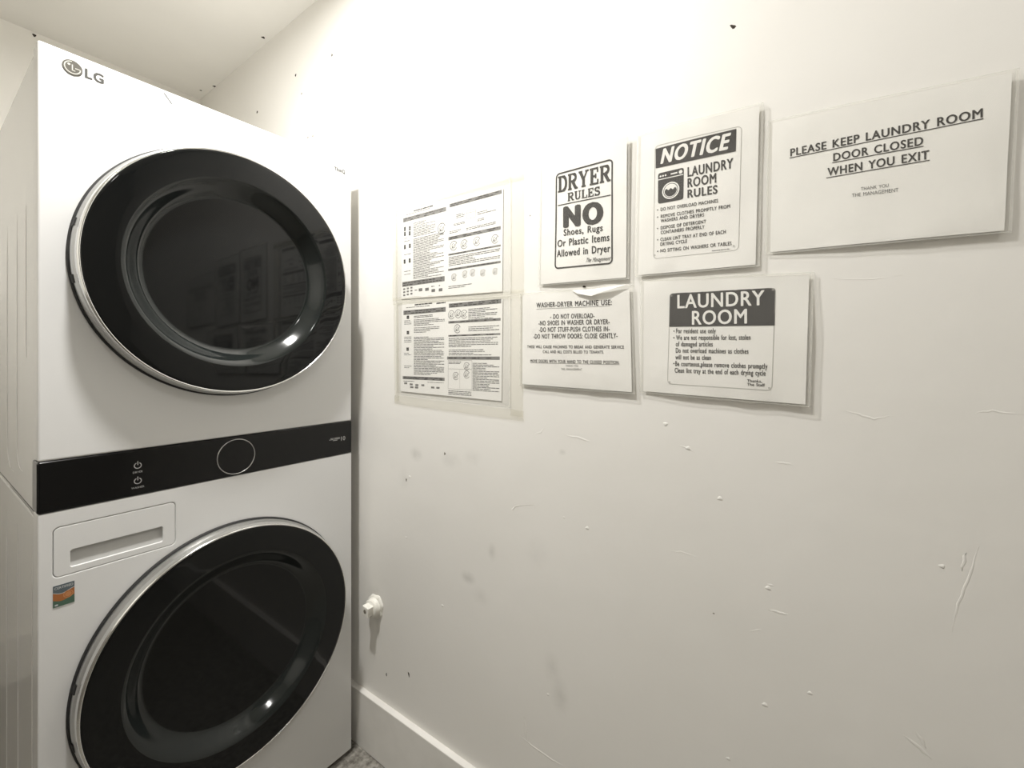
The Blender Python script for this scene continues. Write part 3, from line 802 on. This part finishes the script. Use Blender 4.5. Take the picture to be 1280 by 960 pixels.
    ('grey', -0.2021, 1.2404, -0.2342, 1.2404, -0.2342, 1.2377, -0.2021, 1.2377),
    ('band', -0.1952, 1.2134, -0.3718, 1.2134, -0.3718, 1.2043, -0.1952, 1.2043),
    ('grey', -0.1987, 1.1999, -0.2776, 1.1999, -0.2776, 1.1972, -0.1987, 1.1972),
    ('grey', -0.3027, 1.1998, -0.3688, 1.1998, -0.3688, 1.1972, -0.3027, 1.1972),
    ('mark2', -0.2021, 1.1946, -0.2156, 1.1946, -0.2156, 1.1891, -0.2021, 1.1891),
    ('mark2', -0.2269, 1.1923, -0.2401, 1.1923, -0.2401, 1.1869, -0.2269, 1.1869),
    ('mark2', -0.2519, 1.191, -0.2648, 1.191, -0.2648, 1.1856, -0.2519, 1.1856),
    ('mark2', -0.2776, 1.1915, -0.2902, 1.1915, -0.2902, 1.1862, -0.2776, 1.1862),
    ('mark2', -0.2289, 1.1838, -0.2434, 1.1838, -0.2434, 1.1784, -0.2289, 1.1784),
    ('mark2', -0.2499, 1.1838, -0.2641, 1.1838, -0.2641, 1.1784, -0.2499, 1.1784),
    ('mark2', -0.3181, 1.1865, -0.3314, 1.1865, -0.3314, 1.1813, -0.3181, 1.1813),
    ('mark2', -0.3393, 1.1865, -0.3524, 1.1865, -0.3524, 1.1814, -0.3393, 1.1814),
    ('band', -0.3879, 1.4195, -0.5705, 1.4195, -0.5705, 1.4078, -0.3879, 1.4078),
    ('band', -0.3862, 1.3708, -0.5686, 1.3708, -0.5686, 1.3641, -0.3862, 1.3641),
    ('band', -0.3862, 1.3324, -0.5676, 1.3324, -0.5676, 1.3278, -0.3862, 1.3278),
    ('band', -0.3816, 1.2727, -0.5657, 1.2727, -0.5657, 1.2643, -0.3816, 1.2643),
    ('sketch', -0.3976, 1.3881, -0.41, 1.3878),
    ('sketch', -0.4229, 1.3896, -0.435, 1.3893),
    ('sketch', -0.4448, 1.3871, -0.4567, 1.3869),
    ('sketch', -0.4201, 1.3487, -0.4322, 1.3487),
    ('bars', -0.4599, 1.4016, -0.5575, 1.4016, -0.5575, 1.3702, -0.4599, 1.3702),
    ('bars', -0.4599, 1.3541, -0.5638, 1.3541, -0.5638, 1.3392, -0.4599, 1.3392),
    ('bars', -0.3874, 1.3248, -0.5599, 1.3248, -0.5599, 1.2977, -0.3874, 1.2977),
    ('bars', -0.3874, 1.2927, -0.5404, 1.2927, -0.5404, 1.2748, -0.3874, 1.2748),
    ('sketchbox', -0.3851, 1.2623, -0.4731, 1.2623, -0.4731, 1.1829, -0.3851, 1.1829),
    ('bars', -0.4752, 1.2568, -0.5638, 1.2568, -0.5638, 1.1808, -0.4752, 1.1808),
    ('bars', -0.3862, 1.1796, -0.4705, 1.1796, -0.4705, 1.1663, -0.3862, 1.1663),
    ('bars', -0.3874, 1.2594, -0.4339, 1.2594, -0.4339, 1.2519, -0.3874, 1.2519),
    ('sketch', -0.4145, 1.2192, -0.4256, 1.2195),
    ('sketch', -0.454, 1.2465, -0.4647, 1.2466),
    ('sketch', -0.454, 1.2243, -0.4647, 1.2245),
  ]),
}
# ------------------------------------------------------------------ notices on the right wall
class Sheet:
    """A sheet hung on the right wall; points are (y, z) along the wall, lifted to the sheet's own plane and bulge."""
    def __init__(s, corners, bulge=.002, seed=0):
        s.c = [Vector(p) for p in corners]
        # least-squares plane x = a*y + b*z + c through the four corners
        n = 4; my = sum(p.y for p in s.c) / n; mz = sum(p.z for p in s.c) / n; mx = sum(p.x for p in s.c) / n
        syy = sum((p.y - my) ** 2 for p in s.c); szz = sum((p.z - mz) ** 2 for p in s.c); syz = sum((p.y - my) * (p.z - mz) for p in s.c)
        sxy = sum((p.x - mx) * (p.y - my) for p in s.c); sxz = sum((p.x - mx) * (p.z - mz) for p in s.c)
        det = syy * szz - syz * syz
        s.a = (sxy * szz - sxz * syz) / det; s.b = (sxz * syy - sxy * syz) / det; s.k = mx - s.a * my - s.b * mz
        s.my, s.mz = my, mz; s.bulge = bulge; s.seed = seed
        s.ly = max(p.y for p in s.c) - min(p.y for p in s.c); s.lz = max(p.z for p in s.c) - min(p.z for p in s.c)
    def x(s, y, z):
        u = (y - s.my) / s.ly * 2; v = (z - s.mz) / s.lz * 2
        h = s.bulge * ((1 - min(u * u, 1.2)) * .7 + .35 * math.sin(2.1 * u + s.seed) * math.cos(1.7 * v + s.seed * 2))
        e = min(1 - min(abs(u), 1), 1 - min(abs(v), 1)) * 3.2
        if s.bulge > .001:                                          # soft waves in the sheet, strongest near its edges
            h += .0021 * max(0.25, 1 - e) * noise.noise(Vector((y * 17 + s.seed * 5, z * 11, s.seed))) + .0009 * noise.noise(Vector((y * 9, z * 13 + s.seed, s.seed * 2)))
        return min(s.a * y + s.b * z + s.k - h, XR - .0012)
    def p(s, y, z, lift=0.0): return (s.x(y, z) - lift, y, z)
    def bil(s, u, v, q=None):
        q = q or [(p.y, p.z) for p in s.c]          # TL TR BR BL
        y = (q[0][0] * (1 - u) + q[1][0] * u) * (1 - v) + (q[3][0] * (1 - u) + q[2][0] * u) * v
        z = (q[0][1] * (1 - u) + q[1][1] * u) * (1 - v) + (q[3][1] * (1 - u) + q[2][1] * u) * v
        return y, z
    def grid(s, mb, mat, q, lift, nu=24, nv=24, u0=0, u1=1, v0=0, v1=1, wr=None):
        vs = []; fs = []
        for j in range(nv + 1):
            for i in range(nu + 1):
                u = u0 + (u1 - u0) * i / nu; v = v0 + (v1 - v0) * j / nv
                y, z = s.bil(u, v, q)
                l = lift + (wr(u, v, y, z) if wr else 0)
                vs.append(s.p(y, z, l))
        for j in range(nv):
            for i in range(nu):
                a = j * (nu + 1) + i
                fs.append((a, a + nu + 1, a + nu + 2, a + 1))
        mb.add(vs, fs, mat)
    def flat(s, mb, pts2, faces, mat, lift): mb.add([s.p(y, z, lift) for y, z in pts2], faces, mat)
    def line(s, mb, p0, p1, w, mat, lift, n=8):
        d = Vector((p1[0] - p0[0], p1[1] - p0[1])); nn = Vector((-d.y, d.x)).normalized() * (w / 2)
        pts = []; fs = []
        for i in range(n + 1):
            t = i / n; c = Vector(p0) + d * t
            pts += [tuple(c + nn), tuple(c - nn)]
        for i in range(n): fs.append((2 * i, 2 * i + 1, 2 * i + 3, 2 * i + 2))
        s.flat(mb, pts, fs, mat, lift)
    def ring(s, mb, c, r0, r1, mat, lift, a0=0, a1=360, n=40):
        pts = []; fs = []
        for i in range(n + 1):
            a = math.radians(a0 + (a1 - a0) * i / n)
            for r in (r0, r1): pts.append((c[0] - r * math.cos(a), c[1] + r * math.sin(a)))
        for i in range(n): fs.append((2 * i, 2 * i + 1, 2 * i + 3, 2 * i + 2))
        s.flat(mb, pts, fs, mat, lift)
    def rframe(s, mb, q, r, w, mat, lift, fill=False, round_bottom=True):
        """Rounded rectangle outline (or filled block) over the quad q = TL TR BR BL; r, w in metres."""
        lu = math.hypot(q[1][0] - q[0][0], q[1][1] - q[0][1]); lv = math.hypot(q[3][0] - q[0][0], q[3][1] - q[0][1])
        def loop(ins):
            out = []; rr = max(r - ins, .0002)
            for cu, cv, a0 in ((1, 1, -90), (1, 0, 0), (0, 0, 90), (0, 1, 180)):
                R_ = rr if (round_bottom or cv == 0) else .0002
                for i in range(7):
                    a = math.radians(a0 + 15 * i)
                    x = (lu - ins - R_ if cu else ins + R_) + R_ * math.cos(a)
                    y = (lv - ins - R_ if cv else ins + R_) - R_ * math.sin(a)
                    out.append((x / lu, y / lv))
            return out
        def dens(lp):
            out = []
            for i in range(len(lp)):
                a, b_ = lp[i], lp[(i + 1) % len(lp)]
                k = max(1, int(math.hypot(b_[0] - a[0], b_[1] - a[1]) / .08)) if not fill else 1
                for t in range(k): out.append((a[0] + (b_[0] - a[0]) * t / k, a[1] + (b_[1] - a[1]) * t / k))
            return out
        o_ = loop(0)
        if fill:
            # rows across, so that the block follows the sheet
            vs = []; fs = []; nv = 14; nu = 14
            def lim(v):
                y = v * lv; e = 0
                if y < r: e = r - math.sqrt(max(r * r - (r - y) ** 2, 0))
                elif round_bottom and y > lv - r: e = r - math.sqrt(max(r * r - (r - (lv - y)) ** 2, 0))
                return e / lu
            rows = sorted(set([0, .25 * r / lv, .6 * r / lv, r / lv] + [j / nv for j in range(1, nv) if r / lv < j / nv < 1 - r / lv] + [1 - r / lv, 1 - .6 * r / lv, 1 - .25 * r / lv, 1]))
            for v in rows:
                e = lim(v)
                for i in range(nu + 1): vs.append(s.bil(e + (1 - 2 * e) * i / nu, v, q))
            for j in range(len(rows) - 1):
                for i in range(nu):
                    a = j * (nu + 1) + i; fs.append((a, a + nu + 1, a + nu + 2, a + 1))
            s.flat(mb, vs, fs, mat, lift)
            return
        i_ = loop(w)
        n = len(o_); vs = []; fs = []
        D = 6
        for i in range(n):
            for t in range(D):
                k = (i + 1) % n
                for lp_ in (o_, i_):
                    vs.append(s.bil(lp_[i][0] + (lp_[k][0] - lp_[i][0]) * t / D, lp_[i][1] + (lp_[k][1] - lp_[i][1]) * t / D, q))
        m = n * D
        for i in range(m): fs.append((2 * i, 2 * i + 1, 2 * ((i + 1) % m) + 1, 2 * ((i + 1) % m)))
        s.flat(mb, vs, fs, mat, lift)
    def text(s, mb, body, y0, z0, y1, z1, h, mat, lift, offset=0.0, shear=0.0, serif=False):
        v, f = serif_geo(body) if serif else text_geo(body, offset)
        mb.add([s.p(y0 + (y1 - y0) * px - shear * py * h, z0 + (z1 - z0) * px + py * h, lift + l) for px, py, l in v], f, mat)

STYLE = {'n': ('softink', 0, 0), 'light': ('greyink', 0, 0), 'semi': ('softink', .030, 0), 'bold': ('softink', .036, 0), 'tight': ('softink', .024, 0),
         'black': ('softink', .085, 0), 'script': ('softink', .004, .42), 'serif': ('softink', 0, 0),
         'white': ('paper', .022, 0), 'whiteitalic': ('paper', .050, .22)}
def quad(it): return [(it[1], it[2]), (it[3], it[4]), (it[5], it[6]), (it[7], it[8])]

def wrinkle(seed, amp):
    def f(u, v, y, z):
        e = min(u, 1 - u, v, 1 - v) * 12
        e = min(e, 1)
        n1 = noise.noise(Vector((y * 14 + seed * 7.3, z * 9 + seed, seed)))
        n2 = noise.noise(Vector((y * 38 + z * 20 + seed, z * 30 - y * 22, seed * 3.1)))
        n2 = 1 - abs(n2) * 2
        return amp * e * (max(0, n1 + .15) * .8 + .35 * n2 * max(0, n1 + .3))
    return f

def flush(mb, name, parent):
    if mb.v: mb.build(name, parent)
    mb.v, mb.f, mb.mi, mb.mats = [], [], [], []

def make_sheet(key, name, label, cat, group, bulge, seed, inset, film_q=None, tapes=()):
    P = PRINTS[key]
    s = Sheet(P['corners'], bulge, seed)
    cy = sum(p.y for p in s.c) / 4; cz = sum(p.z for p in s.c) / 4
    t = thing(name, (XR, cy, cz), label, cat, group)
    fq = film_q or [(p.y, p.z) for p in s.c]
    # paper inside the sleeve
    L, T_, R_, B_ = inset
    lu = abs(s.c[0].y - s.c[1].y); lv = abs(s.c[0].z - s.c[3].z)
    pu0, pu1, pv0, pv1 = L / lu, 1 - R_ / lu, T_ / lv, 1 - B_ / lv
    b = MB(); s.grid(b, 'paper', None, 0, 40, 40, pu0, pu1, pv0, pv1); s.grid(b, 'paper', None, -.0003, 40, 40, pu0, pu1, pv0, pv1)
    b.build('paper', t, smooth=True)
    ink, head, white, pic, picw, border, grey = MB(), MB(), MB(), MB(), MB(), MB(), MB()
    L1, L2, L3 = (.0005, .0008, .0011) if not key.startswith('left') else (.00018, .00036, .00054)
    loose = key.startswith('left'); last = ''
    for it in P['items']:
        k = it[0]
        flush(ink, {'rule': 'divider_line', 'underline': 'underline', 'dot': 'bullet_dot'}.get(last, 'icon_mark'), t); last = k
        if loose:                                                    # every printed block of the guide sheets is a part of its own
            for mb_, nm_ in ((ink, 'icon_mark'), (grey, 'text_block'), (head, 'heading_bar'), (pic, 'line_drawing')):
                flush(mb_, nm_, t)
        if k == 't':
            mat, off, sh = STYLE[it[7]]
            if it[6] < .007 and it[7] in ('semi', 'bold', 'tight'): off *= .65
            lb = MB()
            s.text(lb, it[1], *it[2:7], mat, L3 if it[7].startswith('white') else L1, off, sh, it[7] == 'serif')
            tl = lb.build('text_line', t)
            if it[7].startswith('white'): tag(tl, 'white heading letters on the dark bar')
        elif k == 'frame': s.rframe(border, quad(it), .010, .0034, 'softink', L1)
        elif k == 'outline': s.rframe(border, quad(it), .008, .0007, 'lightink', L1)
        elif k == 'rule': s.line(ink, it[1:3], it[3:5], .0022, 'softink', L1)
        elif k == 'underline': s.line(ink, it[1:3], it[3:5], .0013 if key == 'keep' else .0006, 'softink', L1)
        elif k == 'block': s.rframe(head, quad(it), .0008, 0, 'softink', L1, fill=True)
        elif k == 'headblock': s.rframe(head, quad(it), .006, 0, 'softink', L1, fill=True, round_bottom=False)
        elif k == 'icon':
            q = quad(it); s.rframe(pic, q, .004, 0, 'softink', L1, fill=True)
            for u in (.10, .20, .30): s.ring(picw, s.bil(u, .115, q), 0, .0018, 'paper', L2, n=12)
            s.line(picw, s.bil(.50, .115, q), s.bil(.76, .115, q), .0028, 'paper', L2); s.ring(picw, s.bil(.885, .115, q), 0, .0036, 'paper', L2, n=18)
        elif k == 'whiterule': s.line(picw, it[1:3], it[3:5], .0016, 'paper', L2)
        elif k == 'ringicon':
            c = (it[1], it[2]); s.ring(picw, c, .0142, .0166, 'paper', L2); s.ring(picw, c, .0118, .0130, 'paper', L2)
            pts = []; fs = []; n = 20
            for i in range(n + 1):
                a = -1 + 2 * i / n; w_ = .0118
                top = .003 + .0016 * math.cos(a * 9); lim_ = math.sqrt(max(1 - a * a, 0)) * w_
                pts += [(c[0] - a * w_, c[1] + lim_), (c[0] - a * w_, c[1] + min(top, lim_))]
            for i in range(n): fs.append((2 * i, 2 * i + 1, 2 * i + 3, 2 * i + 2))
            s.flat(picw, pts, fs, 'paper', L2)
        elif k == 'dot': s.ring(ink, it[1:3], 0, .0013, 'softink', L1, n=10)
        elif k == 'rivet': s.ring(border, it[1:3], .0008, .0016, 'lightink', L3, n=14); 
        elif k == 'finewords':
            y0, z0, y1, z1 = it[1:5]; tt = 0
            rnd = random.Random(3)
            while tt < 1:
                e = min(tt + rnd.uniform(.06, .14), 1)
                s.line(grey, (y0 + (y1 - y0) * tt, z0 + (z1 - z0) * tt), (y0 + (y1 - y0) * e, z0 + (z1 - z0) * e), .0014, 'greyink', L1, 2); tt = e + .03
        elif k in ('bars', 'dark', 'grey'):
            q = quad(it); rnd = random.Random(int(abs(it[1] * 1e4) + abs(it[2] * 1e4)))
            hgt = q[0][1] - q[3][1]; wid = abs(q[1][0] - q[0][0])
            pitch = .0043; rows = max(1, int(round(hgt / pitch))) if k == 'bars' else 1
            th = .0022 if k == 'bars' else hgt * .7
            for r_ in range(rows):
                v = (r_ + .5) / rows
                endu = 1.0 if rnd.random() < .55 else rnd.uniform(.45, .95)
                u = 0.0; mat = 'softink' if k == 'dark' else ('greyink' if rnd.random() < .75 else 'bandink')
                while u < endu - .01:
                    e = min(u + rnd.uniform(.006, .019) / wid, endu)
                    s.line(grey, s.bil(u, v, q), s.bil(e, v, q), th * rnd.uniform(.8, 1.05), mat, L1, 2); u = e + .0016 / wid
        elif k == 'band':
            q = quad(it); s.rframe(head, q, .0005, 0, 'bandink', L1, fill=True)
            rnd = random.Random(int(abs(it[2] * 1e4))); u = .03
            for v_ in ((.3, .72) if q[0][1] - q[3][1] > .009 else (.5,)):
                u = .03
                while u < .93:
                    e = min(u + rnd.uniform(.03, .10), .95)
                    s.line(head, s.bil(u, v_, q), s.bil(e, v_, q), .0022, 'softink', L2, 2); u = e + .02 + (.1 if rnd.random() < .3 else 0)
        elif k in ('mark', 'mark2'):
            q = quad(it); s.rframe(ink, q, .0008, 0, 'softink' if k == 'mark' else 'greyink', L1, fill=True)
            s.line(ink, s.bil(.2, .5, q), s.bil(.8, .5, q), .0008, 'lightink', L2, 2)
        elif k == 'sketch':
            c = (it[1], it[2]); r_ = math.hypot(it[3] - it[1], it[4] - it[2])
            s.ring(pic, c, r_ * .88, r_, 'greyink', L1, 20, 330, 24); s.ring(pic, c, r_ * .4, r_ * .52, 'bandink', L1, 90, 400, 18)
            s.line(pic, (c[0] + r_ * .7, c[1] - r_ * .6), (c[0] - r_ * .8, c[1] + r_ * .5), .0009, 'greyink', L2, 3)
            s.ring(pic, (c[0] + r_ * .3, c[1] - r_ * .3), 0, r_ * .2, 'bandink', L2, n=10)
        elif k == 'sketchbox':
            q = quad(it); s.rframe(pic, q, .0012, .0007, 'greyink', L1)
            s.line(pic, s.bil(0, .3, q), s.bil(1, .3, q), .0006, 'greyink', L2, 3); s.line(pic, s.bil(.5, .3, q), s.bil(.5, 1, q), .0006, 'lightink', L2, 3)
    flush(ink, {'rule': 'divider_line', 'underline': 'underline', 'dot': 'bullet_dot'}.get(last, 'icon_mark'), t)
    if loose:
        for mb_, nm_ in ((ink, 'icon_mark'), (grey, 'text_block'), (head, 'heading_bar'), (pic, 'line_drawing')): flush(mb_, nm_, t)
    if ink.v: tag(ink.build('lettering', t), 'dark printed lettering')
    if grey.v: tag(grey.build('small_print', t), 'tiny grey printed lines')
    if head.v: tag(head.build('printed_bar', t), 'printed dark heading bar' if not key.startswith('left') else 'grey printed heading bars')
    if white.v: tag(white.build('heading_lettering', t), 'white heading letters on the dark bar')
    if pic.v:
        po = tag(pic.build('pictogram', t), 'washing machine picture' if key == 'notice' else 'small line drawings')
        if picw.v: picw.build('pictogram_detail', po)
    if border.v: tag(border.build('printed_border', t), 'thin printed rounded border')
    # clear plastic sleeve: front film, back film, welded seams
    b = MB(); wr = wrinkle(seed + 1.0, .0032 if not key.startswith('left') else .0009)
    s.grid(b, 'film', fq, .0016 if not key.startswith('left') else .0010, 48, 48, wr=wr)
    back = lambda u, v, y, z: -min(.0012, .4 * (XR - s.x(y, z)))
    s.grid(b, 'film', fq, 0, 10, 10, wr=back)
    lu = math.hypot(fq[1][0] - fq[0][0], fq[1][1] - fq[0][1]); lv = abs(fq[0][1] - fq[3][1])
    e = .0022
    for (u0, u1, v0, v1, nu, nv) in ((0, 1, 0, .6 * e / lv, 24, 1), (0, 1, 1 - e / lv, 1, 24, 1), (0, e / lu, 0, 1, 1, 24), (1 - 1.6 * e / lu, 1, 0, 1, 1, 24)):
        s.grid(b, 'seam', fq, .0021, nu, nv, u0, u1, v0, v1)
    # turned-back edge that reaches the wall, so the sleeve hangs on it
    tl, tr, br, bl = fq
    for a_, c_ in (((tl[0], tl[1]), (tr[0], tr[1])), ((tl[0], tl[1]), (bl[0], bl[1]))):
        vs = []; fs = []
        for i in range(9):
            y = a_[0] + (c_[0] - a_[0]) * i / 8; z = a_[1] + (c_[1] - a_[1]) * i / 8
            vs += [s.p(y, z, .0015), (XR - .0001, y, z)]
        for i in range(8): fs.append((2 * i, 2 * i + 1, 2 * i + 3, 2 * i + 2))
        b.add(vs, fs, 'film')
    b.build('plastic_sleeve', t, smooth=True)
    for (ta, tb, tw, sd) in tapes:
        b = MB(); d = Vector((tb[0] - ta[0], tb[1] - ta[1])); nn = Vector((-d.y, d.x)).normalized()
        vs = []; fs = []; n = 30; rnd = random.Random(sd)
        for i in range(n + 1):
            c = Vector(ta) + d * (i / n)
            for w_ in (-.5, -.17, .17, .5):
                q_ = c + nn * (tw * w_ + (rnd.uniform(-.0012, .0012) if abs(w_) > .3 else 0))
                vs.append((XR - .0010 - .0045 * (.25 if abs(w_) > .3 else .55) * (1 + .5 * noise.noise(Vector((q_.x * 40, q_.y * 40, sd)))) , q_.x, q_.y))
        for i in range(n):
            for k in range(3): fs.append((4 * i + k, 4 * i + k + 1, 4 * i + k + 5, 4 * i + k + 4))
        b.add(vs, fs, 'tape'); b.build('tape_strip', t, smooth=True)
    return t, s

G = 'paper notices in clear plastic sleeves on the right wall'
ins = (.007, .004, .007, .004)
make_sheet('dryer', 'sleeved_notice', 'white upright notice headed DRYER RULES in a black rounded frame', 'notice', G, .0025, 1.0, ins)
make_sheet('notice', 'sleeved_notice', 'white upright notice with black NOTICE bar and washing machine picture', 'notice', G, .0028, 2.1, ins)
make_sheet('keep', 'sleeved_notice', 'white landscape notice with underlined PLEASE KEEP LAUNDRY ROOM DOOR CLOSED lines', 'notice', G, .0022, 3.3, ins)
wd, wds = make_sheet('wd', 'sleeved_notice', 'white landscape notice listing WASHER-DRYER MACHINE USE rules in small capitals', 'notice', G, .0022, 4.2, ins)
make_sheet('lr', 'sleeved_notice', 'white landscape notice with LAUNDRY ROOM in a dark rounded block', 'notice', G, .0025, 5.4, ins)
G2 = 'taped two-page instruction sheets on the right wall'
zero = (0, 0, 0, 0)
make_sheet('left1', 'instruction_sheet', 'two-page printed guide sheet taped to the wall, the upper one of two', 'instruction sheet', G2, .0006, 6.0, zero,
           [(-.1640, 1.722), (-.6010, 1.722), (-.6010, 1.4290), (-.1640, 1.4415)],
           [((-.1500, 1.7300), (-.6420, 1.7180), .024, 1), ((-.6200, 1.7200), (-.6200, 1.4300), .040, 2), ((-.1600, 1.7200), (-.1600, 1.4450), .024, 3), ((-.150, 1.4425), (-.640, 1.4265), .022, 4)])
make_sheet('left2', 'instruction_sheet', 'two-page printed guide sheet taped to the wall, the lower one of two', 'instruction sheet', G2, .0006, 7.0, zero,
           [(-.1660, 1.4380), (-.6000, 1.4240), (-.5990, 1.1440), (-.1680, 1.1570)],
           [((-.6190, 1.4200), (-.6180, 1.1250), .038, 5), ((-.1640, 1.4350), (-.1680, 1.1350), .022, 6), ((-.158, 1.1400), (-.640, 1.1270), .026, 7)])
# crumpled fold at the top of the washer-dryer notice
b = MB()
pts = [(-.775, 1.4225, .001), (-.835, 1.4200, .0045), (-.905, 1.4235, .003), (-.860, 1.4130, .0075), (-.825, 1.4045, .0055), (-.790, 1.4130, .003)]
b.add([wds.p(y, z, l + .0012) for y, z, l in pts], [(0, 5, 1), (1, 5, 4), (1, 4, 3), (1, 3, 2)], 'paper')
tag(b.build('folded_edge', wd), 'crumpled white fold at the top edge')
